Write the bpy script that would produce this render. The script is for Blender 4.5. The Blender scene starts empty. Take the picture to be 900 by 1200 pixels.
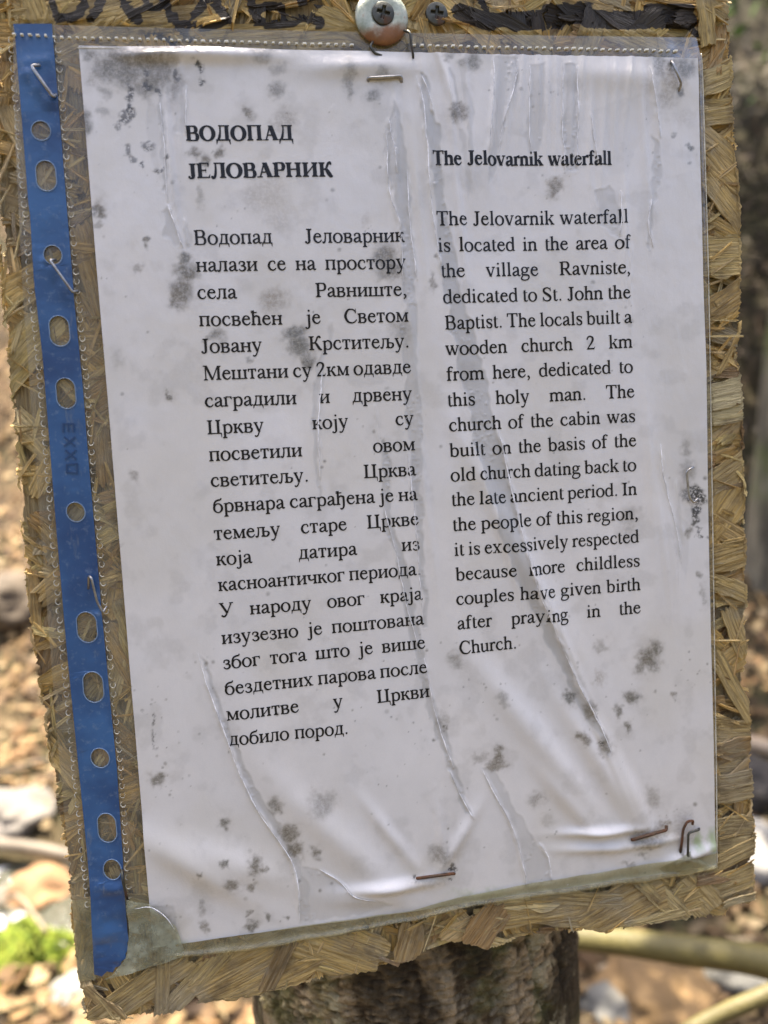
"""A weathered notice in a plastic sleeve, stapled to a strand board on a post above a forest stream."""
import bpy, math, random
import numpy as np
from mathutils import Matrix, Vector, noise as mnoise
from mathutils.geometry import tessellate_polygon

random.seed(7)
rng = np.random.default_rng(7)
R_ = math.radians
scene = bpy.context.scene
col = scene.collection

# ------------------------------------------------------------------ camera, sky, sun, exposure
cam_data = bpy.data.cameras.new('camera')
cam = bpy.data.objects.new('camera', cam_data)
col.objects.link(cam)
cam.location = (0.0, 0.0, 1.25)
cam.rotation_euler = (R_(90 - 14), 0, 0)
cam_data.sensor_fit = 'HORIZONTAL'
cam_data.sensor_width = 36.0
cam_data.lens = 36.0 * 901.0 / 900.0
cam_data.clip_start = 0.02
cam_data.clip_end = 500.0
cam_data.dof.use_dof = True
cam_data.dof.focus_distance = 0.268
cam_data.dof.aperture_fstop = (cam_data.lens * 0.001) / 0.0040
scene.camera = cam

world = bpy.data.worlds.new('World')
scene.world = world
world.use_nodes = True
wn = world.node_tree.nodes
wl = world.node_tree.links
sky = wn.new('ShaderNodeTexSky')
sky.sky_type = 'NISHITA'
sky.sun_disc = False
SUN_EL, SUN_AZ = 74.0, -24.0            # azimuth measured from +Y (ahead), negative = to the left
sky.sun_elevation = R_(SUN_EL)
sky.sun_rotation = R_(SUN_AZ)
sky.air_density = 0.7
sky.dust_density = 5.0
sky.ozone_density = 0.3
wn['Background'].inputs['Strength'].default_value = 0.10
wl.new(sky.outputs[0], wn['Background'].inputs['Color'])

sun_data = bpy.data.lights.new('sun', 'SUN')
sun_data.energy = 4.2
sun_data.angle = R_(0.5)
sun_data.color = (1.0, 0.90, 0.74)
sun = bpy.data.objects.new('sun', sun_data)
col.objects.link(sun)
sd = Vector((math.sin(R_(SUN_AZ)) * math.cos(R_(SUN_EL)), math.cos(R_(SUN_AZ)) * math.cos(R_(SUN_EL)), math.sin(R_(SUN_EL))))
sun.rotation_euler = sd.to_track_quat('Z', 'Y').to_euler()
sun.location = (0, 3, 8)

scene.view_settings.view_transform = 'Standard'
scene.view_settings.look = 'None'
scene.view_settings.exposure = 2.5
scene.view_settings.gamma = 1.0
scene.cycles.max_bounces = 8
scene.cycles.transparent_max_bounces = 12
scene.cycles.use_denoising = True
scene.cycles.sample_clamp_indirect = 6.0

# ------------------------------------------------------------------ frames: the sign's own plane in mm (X right, Y up, Z out)
bpy.context.view_layer.update()
F, CX, CY = 901.0, 450.0, 600.0
def rod(r):
    r = np.array(r, float); t = np.linalg.norm(r); k = r / t
    K = np.array([[0, -k[2], k[1]], [k[2], 0, -k[0]], [-k[1], k[0], 0]])
    return np.eye(3) + math.sin(t) * K + (1 - math.cos(t)) * K @ K
RM = rod((0.0720132, -0.1516472, -0.0616346))
TV = np.array((-79.58518, 148.82486, 264.99948))
D3 = np.diag([1.0, -1.0, -1.0])
MC = cam.matrix_basis.copy()
SR = D3 @ RM @ D3
ST = D3 @ TV
SIGN = MC @ Matrix(((SR[0, 0], SR[0, 1], SR[0, 2], ST[0] * .001), (SR[1, 0], SR[1, 1], SR[1, 2], ST[1] * .001), (SR[2, 0], SR[2, 1], SR[2, 2], ST[2] * .001), (0, 0, 0, 1)))
def U(px, py, z=0.0):
    """where the photograph's point lies on the sign plane, z mm in front of the paper"""
    d = RM.T @ np.array([(px - CX) / F, (py - CY) / F, 1.0])
    o = -RM.T @ TV
    s = (-z - o[2]) / d[2]
    p = o + s * d
    return p[0], -p[1]
def Pj(X, Y, Z):
    P = np.stack([np.asarray(X, float), -np.asarray(Y, float), -np.asarray(Z, float) + 0 * np.asarray(X, float)], -1) @ RM.T + TV
    return CX + F * P[..., 0] / P[..., 2], CY + F * P[..., 1] / P[..., 2]
def ray(px, py):
    v = MC.to_3x3() @ Vector(((px - CX) / F, -(py - CY) / F, -1.0))
    return Vector(MC.translation), v.normalized()

# ------------------------------------------------------------------ helpers
def link(o, parent=None):
    col.objects.link(o)
    if parent is not None:
        o.parent = parent
    return o
def tag(o, label=None, cat=None, group=None, kind=None):
    if label: o['label'] = label
    if cat: o['category'] = cat
    if group: o['group'] = group
    if kind: o['kind'] = kind
    return o
def mesh_obj(name, verts, faces, mats, parent=None, smooth=True, attrs=None, mat_idx=None):
    me = bpy.data.meshes.new(name)
    if isinstance(faces, np.ndarray):
        v = np.asarray(verts, np.float32); f = np.asarray(faces, np.int32); k = f.shape[1]
        me.vertices.add(len(v)); me.vertices.foreach_set('co', v.ravel())
        me.loops.add(f.size); me.loops.foreach_set('vertex_index', f.ravel())
        me.polygons.add(len(f)); me.polygons.foreach_set('loop_start', np.arange(0, f.size, k, dtype=np.int32))
        me.update(calc_edges=True)
    else:
        me.from_pydata([tuple(map(float, p)) for p in verts], [], faces)
    if attrs:
        for an, av in attrs.items():
            av = np.asarray(av, np.float32)
            if av.ndim == 1:
                a = me.attributes.new(an, 'FLOAT', 'POINT'); a.data.foreach_set('value', av)
            else:
                a = me.attributes.new(an, 'FLOAT_COLOR', 'POINT')
                if av.shape[1] == 3:
                    av = np.concatenate([av, np.ones((len(av), 1), np.float32)], 1)
                a.data.foreach_set('color', av.ravel())
    for m in (mats if isinstance(mats, (list, tuple)) else [mats]):
        me.materials.append(m)
    if mat_idx is not None:
        me.polygons.foreach_set('material_index', np.asarray(mat_idx, np.int32))
    me.polygons.foreach_set('use_smooth', np.full(len(me.polygons), smooth, bool))
    me.update()
    return link(bpy.data.objects.new(name, me), parent)
def sign_obj(name, V, faces, mats, origin=(0, 0, 0), parent=None, **kw):
    """V in sign mm; a top-level object stands at origin (mm), a child uses its parent's origin"""
    V = (np.asarray(V, float) - np.asarray(origin, float)) * 0.001
    o = mesh_obj(name, V, faces, mats, parent, **kw)
    if parent is None:
        o.matrix_world = SIGN @ Matrix.Translation(Vector(origin) * 0.001)
    return o
def sign_empty(name, origin):
    o = bpy.data.objects.new(name, None); o.empty_display_size = 0.02
    col.objects.link(o); o.matrix_world = SIGN @ Matrix.Translation(Vector(origin) * 0.001)
    return o
def grid_faces(nx, ny):
    i = np.arange(nx * ny).reshape(ny, nx)
    return np.stack([i[:-1, :-1], i[:-1, 1:], i[1:, 1:], i[1:, :-1]], -1).reshape(-1, 4).astype(np.int32)
def hash2(ix, iy, seed):
    h = (ix.astype(np.int64) * 374761393 + iy.astype(np.int64) * 668265263 + seed * 974634777) & 0x7fffffff
    h = ((h ^ (h >> 13)) * 1274126177) & 0x7fffffff
    h = (h ^ (h >> 16)) & 0xffff
    return h / 65535.0
def vnoise(x, y, seed=0):
    x = np.asarray(x, float); y = np.asarray(y, float)
    ix = np.floor(x).astype(np.int64); iy = np.floor(y).astype(np.int64)
    fx = x - ix; fy = y - iy
    fx = fx * fx * (3 - 2 * fx); fy = fy * fy * (3 - 2 * fy)
    a = hash2(ix, iy, seed); b = hash2(ix + 1, iy, seed); c = hash2(ix, iy + 1, seed); d = hash2(ix + 1, iy + 1, seed)
    return (a * (1 - fx) + b * fx) * (1 - fy) + (c * (1 - fx) + d * fx) * fy
def fbm(x, y, seed=0, oct=4, gain=.5):
    s = 0; a = 1; n = 0
    for k in range(oct):
        s = s + a * vnoise(np.asarray(x) * 2 ** k, np.asarray(y) * 2 ** k, seed + k * 17); n += a; a *= gain
    return s / n
def sstep(a, b, x):
    t = np.clip((x - a) / (b - a), 0, 1)
    return t * t * (3 - 2 * t)
def poly_sdf(px, py, P):
    """signed distance (inside positive) to a polygon"""
    P = np.asarray(P, float); inside = np.zeros(px.shape, bool); d = np.full(px.shape, 1e9)
    n = len(P)
    for i in range(n):
        x0, y0 = P[i]; x1, y1 = P[(i + 1) % n]
        dx, dy = x1 - x0, y1 - y0
        t = np.clip(((px - x0) * dx + (py - y0) * dy) / (dx * dx + dy * dy + 1e-9), 0, 1)
        d = np.minimum(d, np.hypot(px - x0 - t * dx, py - y0 - t * dy))
        c = ((y0 > py) != (y1 > py)) & (px < dx * (py - y0) / (dy if abs(dy) > 1e-9 else 1e-9) + x0)
        inside ^= c
    return np.where(inside, d, -d)
def line_dist(px, py, P):
    P = np.asarray(P, float); d = np.full(px.shape, 1e9); tt = np.zeros(px.shape)
    n = len(P) - 1
    for i in range(n):
        x0, y0 = P[i]; x1, y1 = P[i + 1]; dx, dy = x1 - x0, y1 - y0
        t = np.clip(((px - x0) * dx + (py - y0) * dy) / (dx * dx + dy * dy + 1e-9), 0, 1)
        q = np.hypot(px - x0 - t * dx, py - y0 - t * dy)
        tt = np.where(q < d, (i + t) / n, tt); d = np.minimum(d, q)
    return d, tt
def catmull(P, sub=8):
    P = [np.asarray(p, float) for p in P]
    Q = [2 * P[0] - P[1]] + P + [2 * P[-1] - P[-2]]
    out = []
    for i in range(1, len(Q) - 2):
        for k in range(sub):
            t = k / sub
            out.append(.5 * ((2 * Q[i]) + (Q[i + 1] - Q[i - 1]) * t + (2 * Q[i - 1] - 5 * Q[i] + 4 * Q[i + 1] - Q[i + 2]) * t * t + (3 * Q[i] - Q[i - 1] - 3 * Q[i + 1] + Q[i + 2]) * t ** 3))
    out.append(P[-1])
    return np.array(out)
def tube(points, radii, n=8, cap=True):
    P = np.asarray(points, float); m = len(P)
    rad = np.full(m, radii) if np.isscalar(radii) else np.asarray(radii, float)
    T = np.gradient(P, axis=0); T /= np.linalg.norm(T, axis=1)[:, None] + 1e-12
    up = np.array([0.31, 0.17, 0.93]); V = []
    nrm = np.cross(T[0], up); nrm /= np.linalg.norm(nrm)
    for i in range(m):
        nrm = nrm - T[i] * (nrm @ T[i]); nrm /= np.linalg.norm(nrm) + 1e-12
        b = np.cross(T[i], nrm)
        for k in range(n):
            a = 2 * math.pi * k / n
            V.append(P[i] + rad[i] * (math.cos(a) * nrm + math.sin(a) * b))
    Fc = [(i * n + k, i * n + (k + 1) % n, (i + 1) * n + (k + 1) % n, (i + 1) * n + k) for i in range(m - 1) for k in range(n)]
    if cap:
        Fc.append(tuple(range(n - 1, -1, -1))); Fc.append(tuple((m - 1) * n + k for k in range(n)))
    return V, Fc
class MB:
    def __init__(s): s.v = []; s.f = []; s.a = []
    def add(s, V, Fc, a=None):
        b = len(s.v); s.v.extend([tuple(map(float, p)) for p in V]); s.f.extend([tuple(i + b for i in f) for f in Fc])
        if a is not None: s.a.extend([a] * len(V))

# ------------------------------------------------------------------ materials
class NT:
    def __init__(s, name):
        s.m = bpy.data.materials.new(name); s.m.use_nodes = True
        s.t = s.m.node_tree; s.n = s.t.nodes; s.l = s.t.links
        s.b = s.n['Principled BSDF']; s.out = s.n['Material Output']
    def node(s, typ, **kw):
        n = s.n.new(typ)
        for k, v in kw.items():
            if k.startswith('_'): setattr(n, k[1:], v)
            else:
                key = int(k[1:]) if k[0] == 'i' and k[1:].isdigit() else k.replace('_', ' ')
                s.set(n.inputs[key], v)
        return n
    def set(s, sock, v):
        if isinstance(v, bpy.types.NodeSocket): s.l.new(v, sock)
        elif isinstance(v, bpy.types.Node): s.l.new(v.outputs[0], sock)
        else: sock.default_value = v
    def attr(s, name, fac=False):
        n = s.n.new('ShaderNodeAttribute'); n.attribute_name = name
        return n.outputs['Fac'] if fac else n.outputs['Color']
    def noise(s, vec, scale, detail=4, rough=.55, dist=0):
        n = s.node('ShaderNodeTexNoise', Scale=scale, Detail=detail, Roughness=rough, Distortion=dist)
        if vec is not None: s.l.new(vec, n.inputs['Vector'])
        return n.outputs['Fac']
    def math(s, op, a, b=0.5, c=None):
        n = s.node('ShaderNodeMath', _operation=op); s.set(n.inputs[0], a); s.set(n.inputs[1], b)
        if c is not None: s.set(n.inputs[2], c)
        return n.outputs[0]
    def rng(s, v, a, b, c=0.0, d=1.0):
        n = s.node('ShaderNodeMapRange'); n.interpolation_type = 'SMOOTHSTEP'
        for i, x in enumerate((v, a, b, c, d)): s.set(n.inputs[i], x)
        return n.outputs[0]
    def mix(s, fac, a, b, mode='MIX'):
        n = s.node('ShaderNodeMix', _data_type='RGBA', _blend_type=mode)
        s.set(n.inputs[0], fac); s.set(n.inputs[6], a if not isinstance(a, tuple) else (*a, 1)[:4]); s.set(n.inputs[7], b if not isinstance(b, tuple) else (*b, 1)[:4])
        return n.outputs[2]
    def coord(s, which='Object'):
        return s.n.new('ShaderNodeTexCoord').outputs[which]
    def mapping(s, vec, scale=(1, 1, 1), rot=(0, 0, 0)):
        n = s.node('ShaderNodeMapping'); n.inputs['Scale'].default_value = scale; n.inputs['Rotation'].default_value = rot
        s.l.new(vec, n.inputs['Vector']); return n.outputs[0]
    def bump(s, h, strength=.5, dist=.001, normal=None):
        n = s.node('ShaderNodeBump', Strength=strength, Distance=dist, Height=h)
        if normal is not None: s.l.new(normal, n.inputs['Normal'])
        return n.outputs[0]
    def p(s, **kw):
        for k, v in kw.items():
            key = k.replace('_', ' ')
            if isinstance(v, tuple) and len(v) == 3 and key in ('Base Color', 'Coat Tint', 'Specular Tint'): v = (*v, 1)
            s.set(s.b.inputs[key], v)
        return s

def simple(name, c, rough=.6, metal=0.0, var=.25, scale=60.0, bump=.3, bd=.0005, **kw):
    t = NT(name); v = t.coord(); n = t.noise(v, scale, 6, .6)
    base = t.mix(n, tuple(x * (1 - var) for x in c), tuple(min(1, x * (1 + var)) for x in c))
    t.p(Base_Color=base, Roughness=rough, Metallic=metal, Normal=t.bump(n, bump, bd), **kw)
    return t.m

# paper under a clinging plastic film: marks come from the sheet's own attributes, the film is the coat
def paper_material():
    t = NT('wet_paper_under_film'); v = t.coord()
    mk = t.n.new('ShaderNodeSeparateColor'); t.l.new(t.attr('marks'), mk.inputs[0])
    m2 = t.n.new('ShaderNodeSeparateColor'); t.l.new(t.attr('tints'), m2.inputs[0])
    fine = t.noise(v, 900, 4, .7); mid = t.noise(v, 160, 5, .6); big = t.noise(v, 22, 4, .5); grain = t.noise(v, 2600, 2, .5)
    base = t.mix(t.rng(big, .3, .7), (.615, .605, .60), (.645, .625, .605))
    base = t.mix(t.rng(mid, .35, .75, 0, .35), base, (.55, .54, .535))
    base = t.mix(m2.outputs[1], base, (.52, .49, .42))                     # yellowed damp
    base = t.mix(m2.outputs[2], base, (.22, .33, .10))                     # algae
    base = t.mix(t.math('MULTIPLY', mk.outputs[2], .74), base, t.mix(mid, (.30, .305, .30), (.40, .40, .405)))    # water between film and paper
    sp = t.math('MULTIPLY', m2.outputs[0], t.rng(fine, .3, .65, .35, 1.0))
    base = t.mix(t.math('MULTIPLY', sp, .8), base, (.17, .135, .09))        # brown stains
    mo = t.math('MULTIPLY', mk.outputs[0], t.rng(fine, .32, .62, .66, 1.0))
    base = t.mix(mo, base, t.mix(t.rng(big, .4, .6), (.070, .070, .055), (.095, .078, .048)))                             # grey mould
    dk = t.math('MULTIPLY', mk.outputs[1], t.rng(fine, .36, .52, .1, 1.0))
    base = t.mix(dk, base, (.012, .012, .012))                             # black mould
    base = t.mix(t.rng(grain, .4, .62, .10, 0), base, (.45, .45, .45))
    h = t.math('ADD', t.math('MULTIPLY', mid, 1.0), t.math('MULTIPLY', fine, .25))
    t.p(Base_Color=base, Roughness=.6, Normal=t.bump(grain, .12, .0002), Coat_Weight=1.0, Coat_Roughness=t.rng(mid, .3, .7, .08, .22), Coat_IOR=1.5)
    rip = t.noise(t.mapping(v, (1, .28, 1)), 120, 4, .6, .8); t.l.new(t.bump(t.math('ADD', h, t.math('MULTIPLY', rip, 1.6)), .55, .0017), t.b.inputs['Coat Normal'])
    return t.m
def film_material(name='clear_plastic_film', haze=.10, tint=(.93, .92, .86), hazecol=(.6, .58, .5)):
    t = NT(name); v = t.coord(); n = t.noise(v, 120, 5, .6); f = t.noise(v, 700, 3, .6)
    tr = t.node('ShaderNodeBsdfTransparent', Color=(*tint, 1)); t.n.remove(t.b)
    gl = t.node('ShaderNodeBsdfGlossy', Roughness=.2); nb = t.bump(t.noise(v, 38, 3, .45), .35, .004); t.l.new(nb, gl.inputs['Normal'])
    df = t.node('ShaderNodeBsdfDiffuse', Color=(*hazecol, 1))
    fr = t.node('ShaderNodeFresnel', IOR=1.5); t.l.new(nb, fr.inputs['Normal'])
    a = t.node('ShaderNodeMixShader'); t.set(a.inputs[0], t.rng(t.math('ADD', n, t.math('MULTIPLY', f, .4)), .45, .95, haze * .6, haze * 1.7)); t.l.new(tr.outputs[0], a.inputs[1]); t.l.new(df.outputs[0], a.inputs[2])
    b = t.node('ShaderNodeMixShader'); t.set(b.inputs[0], fr.outputs[0]); t.l.new(a.outputs[0], b.inputs[1]); t.l.new(gl.outputs[0], b.inputs[2])
    t.l.new(b.outputs[0], t.out.inputs['Surface'])
    return t.m
def strand_material():
    t = NT('weathered_wood_strands')
    fib = t.attr('fibre'); tint = t.attr('tint'); ink = t.attr('ink', True)
    g = t.noise(t.mapping(fib, (.06, 1.1, 1)), 1.0, 5, .72, .35)
    g2 = t.noise(t.mapping(fib, (.05, .8, 1)), 1.0, 3, .6)
    blotch = t.noise(t.coord(), 90, 4, .6)
    c = t.mix(t.rng(g, .34, .62), t.mix(.66, tint, (.10, .060, .022)), t.mix(.16, tint, (.85, .66, .33)))
    c = t.mix(t.rng(g2, .35, .7, 0, .35), c, (.55, .47, .30))
    c = t.mix(t.rng(blotch, .48, .75, 0, .7), c, (.15, .11, .06)); c = t.mix(t.rng(t.noise(t.coord(), 33, 4, .6), .52, .68, 0, .55), c, (.40, .35, .25))
    f = t.noise(t.coord(), 420, 3, .6)
    k = t.rng(t.math('ADD', ink, t.math('MULTIPLY', t.math('SUBTRACT', g, .5), 1.1)), .38, .55)
    c = t.mix(t.math('MULTIPLY', k, .94), c, t.mix(f, (.012, .013, .017), (.035, .036, .042)))
    t.p(Base_Color=c, Roughness=t.rng(k, 0, 1, .82, .5), Normal=t.bump(g, 1.0, .0026), Specular_IOR_Level=.3)
    return t.m
def bark_material():
    t = NT('old_cracked_bark'); v = t.coord()
    h = t.attr('depth', True)
    n = t.noise(t.mapping(v, (1, 1, .28)), 160, 6, .65); f = t.noise(v, 900, 4, .6); b = t.noise(v, 28, 4, .6)
    c = t.mix(t.rng(h, .25, .75), (.05, .032, .016), (.33, .24, .135))
    c = t.mix(t.rng(n, .4, .7), c, t.mix(.5, c, (.42, .35, .23)))
    c = t.mix(t.rng(b, .46, .66, 0, .75), c, (.135, .13, .045))
    c = t.mix(t.rng(f, .55, .7, 0, .5), c, (.03, .022, .014)); c = t.mix(t.rng(t.noise(v, 17, 5, .65), .44, .58, 0, .88), c, (.026, .018, .010)); c = t.mix(t.rng(t.noise(v, 55, 4, .6), .58, .66, 0, .7), c, (.36, .32, .20))
    t.p(Base_Color=c, Roughness=.9, Normal=t.bump(t.math('ADD', n, t.math('MULTIPLY', f, .35)), .9, .0035), Specular_IOR_Level=.2)
    return t.m
def metal_material(name, c, rust=.3, rough=.38):
    t = NT(name); v = t.coord(); n = t.noise(v, 500, 5, .65); b = t.noise(v, 160, 4, .6)
    k = t.rng(b, .62 - rust * .5, .80 - rust * .5)
    base = t.mix(t.rng(n, .3, .7), c, tuple(x * .6 for x in c)); base = t.mix(k, base, t.mix(n, (.06, .026, .013), (.15, .06, .022)))
    t.p(Base_Color=base, Metallic=t.rng(k, 0, 1, .9, .1), Roughness=t.rng(k, 0, 1, rough, .85), Normal=t.bump(n, .4, .0003))
    return t.m
def plain(name, c, rough=.5, **kw):
    t = NT(name); t.p(Base_Color=c, Roughness=rough, **kw); return t.m
M = {}
M['paper'] = paper_material()
M['ink'] = plain('printed_black_ink', (.006, .006, .007), .6, Coat_Weight=.3, Coat_Roughness=.12, Specular_IOR_Level=.2)
M['film'] = film_material()
M['edge_film'] = film_material('folded_plastic_edge', .19, (.86, .85, .68), (.60, .57, .38))
M['crease'] = film_material('creased_plastic', .62, (.97, .97, .97), (.93, .93, .95))  # white haze colour stands in for the light the folds catch
M['weld'] = film_material('embossed_plastic_dots', .5, (.9, .9, .85), (.80, .77, .64))
M['strand'] = strand_material()
M['bark'] = bark_material()
M['steel'] = metal_material('galvanised_staple_wire', (.42, .41, .39), .05, .28)
M['rusty'] = metal_material('rusted_staple_wire', (.12, .085, .06), .5, .6)
M['dark_steel'] = metal_material('blackened_screw_steel', (.10, .10, .085), .18, .45)
DEBUG = False
# ------------------------------------------------------------------ serif lettering drawn from strokes (units: 1000 per em)
class Pen:
    def __init__(s, bold=False):
        s.bold = bold; s.P = []
        s.T = 80; s.C = 94
    def w(s, w):
        if not s.bold: return w + 26 if w < 60 else w + 24
        return w * 1.5 + 18 if w < 48 else w * 1.8 + 20
    def x(s, x): return x * 1.09 if s.bold else x
    def poly(s, pts, holes=()):
        s.P.append(([tuple(p) for p in pts], [[tuple(p) for p in h] for h in holes]))
    def rect(s, x0, y0, x1, y1):
        n = max(1, int(abs(y1 - y0) / 90))
        for i in range(n):
            a, b = y0 + (y1 - y0) * i / n, y0 + (y1 - y0) * (i + 1) / n
            s.poly([(x0, a), (x1, a), (x1, b), (x0, b)])
    def slab(s, x0, x1, y, h=26, up=False):
        e = 12 if s.bold else 0
        x0, x1 = s.x(x0) - e, s.x(x1) + e; h = s.w(h)
        n = max(1, int((x1 - x0) / 90))
        for i in range(n):
            a, b = x0 + (x1 - x0) * i / n, x0 + (x1 - x0) * (i + 1) / n
            s.poly([(a, y), (b, y), (b, y + h), (a, y + h)] if not up else [(a, y - h), (b, y - h), (b, y), (a, y)])
    def stem(s, x, y0, y1, w=None, b='lr', t='lr', ext=52):
        """vertical stem centred on x with bracketed serifs"""
        w = s.w(w or s.T) / 2; x = s.x(x); s.rect(x - w, y0, x + w, y1); h = s.w(24)
        for side, where, y, d in (('l', b, y0, 1), ('r', b, y0, 1), ('l', t, y1, -1), ('r', t, y1, -1)):
            if side in where:
                q = -1 if side == 'l' else 1
                s.poly([(x, y), (x + q * (w + ext), y), (x + q * (w + ext), y + d * h * .8), (x + q * (w + 18), y + d * h * 1.3), (x + q * (w - 2), y + d * (h + 42)), (x, y + d * (h + 42))])
        if 'f' in t:                                     # slanting flag at the top left
            s.poly([(x - w, y1 - 95), (x + w, y1 - 30), (x + w, y1 + 8), (x + w - 18, y1 + 8), (x - w - 58, y1 - 24), (x - w - 58, y1 - 46), (x - w, y1 - 50)])
    def stroke(s, pts, sub=7):
        Q = catmull([(s.x(p[0]), p[1], s.w(p[2])) for p in pts], sub)
        d = np.gradient(Q[:, :2], axis=0); d /= np.linalg.norm(d, axis=1)[:, None] + 1e-9
        n = np.stack([-d[:, 1], d[:, 0]], 1) * (Q[:, 2:3] * .5)
        A = Q[:, :2] + n; B = Q[:, :2] - n
        for i in range(len(Q) - 1):
            s.poly([A[i], A[i + 1], B[i + 1], B[i]])
    def ring(s, cx, cy, rx, ry, tx, ty, n=30):
        """oval, rx/ry to the middle of the stroke"""
        cx = s.x(cx); rx = rx * (1.09 if s.bold else 1); tx = s.w(tx) / 2; ty = s.w(ty) / 2
        a = [2 * math.pi * k / n for k in range(n)]
        A = [(cx + (rx + tx) * math.cos(q), cy + (ry + ty) * math.sin(q)) for q in a]
        B = [(cx + (rx - tx) * math.cos(q), cy + (ry - ty) * math.sin(q)) for q in a]
        for i in range(n):
            j = (i + 1) % n; s.poly([A[i], A[j], B[j], B[i]])
    def dot(s, x, y, r, n=14):
        x = s.x(x); r = r * (1.2 if s.bold else 1)
        s.poly([(x + r * math.cos(2 * math.pi * k / n), y + r * math.sin(2 * math.pi * k / n)) for k in range(n)])
    def diag(s, x0, y0, x1, y1, w):
        w = s.w(w) / 2; x0 = s.x(x0); x1 = s.x(x1)
        for i in range(5):
            a, b = i / 5, (i + 1) / 5; xa, xb = x0 + (x1 - x0) * a, x0 + (x1 - x0) * b; ya, yb = y0 + (y1 - y0) * a, y0 + (y1 - y0) * b
            s.poly([(xa - w, ya), (xa + w, ya), (xb + w, yb), (xb - w, yb)])

def arch(p, x0, x1, top=True):
    p.stroke([(x0 + 30, 345, 30), (x0 + 95, 415, 42), (x0 + 155, 428, 60), (x1 - 14, 385, 74), (x1, 300, 80)])
def bowl(p, x, flip=1, lo=12, hi=438):
    q = lambda d: x + flip * d
    p.stroke([(q(20), 365, 30), (q(90), 425, 36), (q(150), hi - 6, 44), (q(255), 370, 70), (q(292), 225, 82), (q(252), 75, 66), (q(150), lo + 6, 36), (q(80), 26, 30), (q(20), 70, 28)])

def g_o(p): p.ring(250, 225, 186, 220, 86, 30); return 500
def g_c(p): p.stroke([(372, 370, 40), (325, 425, 36), (250, 437, 30), (140, 390, 64), (76, 225, 86), (135, 80, 74), (250, 22, 44), (340, 50, 34), (412, 125, 22)]); p.dot(362, 345, 38); return 444
def g_e(p):
    p.slab(95, 385, 256, 38); p.stroke([(368, 268, 66), (345, 375, 56), (240, 438, 30), (130, 385, 60), (74, 225, 84), (130, 85, 74), (245, 24, 46), (340, 58, 34), (415, 150, 20)]); return 444
def g_a(p):
    p.stroke([(88, 340, 66), (115, 400, 44), (200, 440, 28), (295, 405, 62), (322, 310, 80), (322, 110, 80), (345, 45, 62), (395, 28, 44), (440, 62, 22)])
    p.stroke([(318, 272, 24), (190, 215, 46), (95, 160, 66), (75, 95, 80), (125, 36, 58), (200, 36, 34), (310, 110, 30)]); p.dot(92, 330, 34); return 444
def g_p(p): p.stem(118, -217, 440, t='f'); bowl(p, 140); return 500
def g_d(p): p.stem(390, 20, 683, b='', t='f'); p.poly([(p.x(390), 0), (p.x(430), 0), (p.x(492), 26), (p.x(492), 46), (p.x(390), 60)]); bowl(p, 362, -1); return 500
def g_b(p): p.stem(108, 10, 683, b='', t='f'); bowl(p, 128); return 500
def g_q(p): p.stem(388, -217, 450, t=''); bowl(p, 362, -1); return 500
def g_h(p): p.stem(112, 0, 683, t='f'); arch(p, 112, 384); p.stem(384, 0, 310, t=''); return 500
def g_n(p): p.stem(112, 0, 445, t='f'); arch(p, 112, 384); p.stem(384, 0, 310, t=''); return 500
def g_m(p):
    p.stem(112, 0, 445, t='f'); arch(p, 112, 388); p.stem(388, 0, 310, t='', ext=46); arch(p, 388, 664); p.stem(664, 0, 310, t=''); return 778
def g_i(p): p.stem(140, 0, 445, t='f'); p.dot(140, 618, 52); return 278
def g_l(p): p.stem(140, 0, 683, t='f'); return 278
def g_r(p): p.stem(112, 0, 445, t='f'); p.stroke([(140, 330, 28), (200, 412, 44), (262, 428, 62), (322, 410, 70)]); p.dot(304, 395, 42); return 333
def g_s(p):
    p.stroke([(330, 325, 22), (315, 395, 30), (210, 438, 32), (110, 405, 56), (82, 345, 62), (140, 272, 76), (262, 208, 80), (318, 130, 68), (285, 45, 56), (190, 13, 32), (95, 50, 30), (62, 150, 22)]); p.rect(p.x(318), 310, p.x(340), 445); p.rect(p.x(52), 0, p.x(74), 160); return 389
def g_t(p):
    p.stem(118, 90, 540, b='', t=''); p.poly([(p.x(20), 425), (p.x(78), 450), (p.x(140), 575), (p.x(158), 575), (p.x(158), 450), (p.x(265), 450), (p.x(265), 420), (p.x(20), 420)])
    p.stroke([(118, 140, 80), (125, 60, 72), (170, 22, 52), (225, 28, 36), (268, 70, 20)]); return 278
def g_u(p):
    p.stem(104, 110, 445, b='', t='f'); p.stroke([(104, 160, 80), (115, 70, 74), (190, 24, 54), (270, 45, 34), (360, 105, 26)]); p.stem(382, 20, 445, b='', t='f'); p.poly([(p.x(382), 0), (p.x(422), 0), (p.x(490), 26), (p.x(490), 46), (p.x(382), 60)]); return 500
def g_f(p): p.stem(140, 0, 530, t=''); p.stroke([(140, 510, 80), (155, 605, 70), (220, 665, 40), (300, 668, 36)]); p.dot(318, 634, 42); p.slab(25, 305, 420, 30); return 333
def g_g(p):
    p.ring(218, 302, 135, 132, 72, 28); p.stroke([(135, 190, 28), (78, 120, 44), (120, 70, 56), (250, 60, 64), (390, 40, 66), (438, -50, 56), (370, -160, 40), (215, -200, 34), (75, -165, 46), (48, -90, 48), (120, 20, 34), (170, 60, 24)]); p.stroke([(320, 385, 26), (400, 405, 36), (472, 398, 36)]); return 500
def g_k(p):
    p.stem(112, 0, 683, t='f'); p.diag(170, 215, 390, 425, 34); p.diag(250, 280, 425, 0, 96); p.slab(290, 470, 426, 24); p.slab(300, 502, 0, 24); return 500
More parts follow.
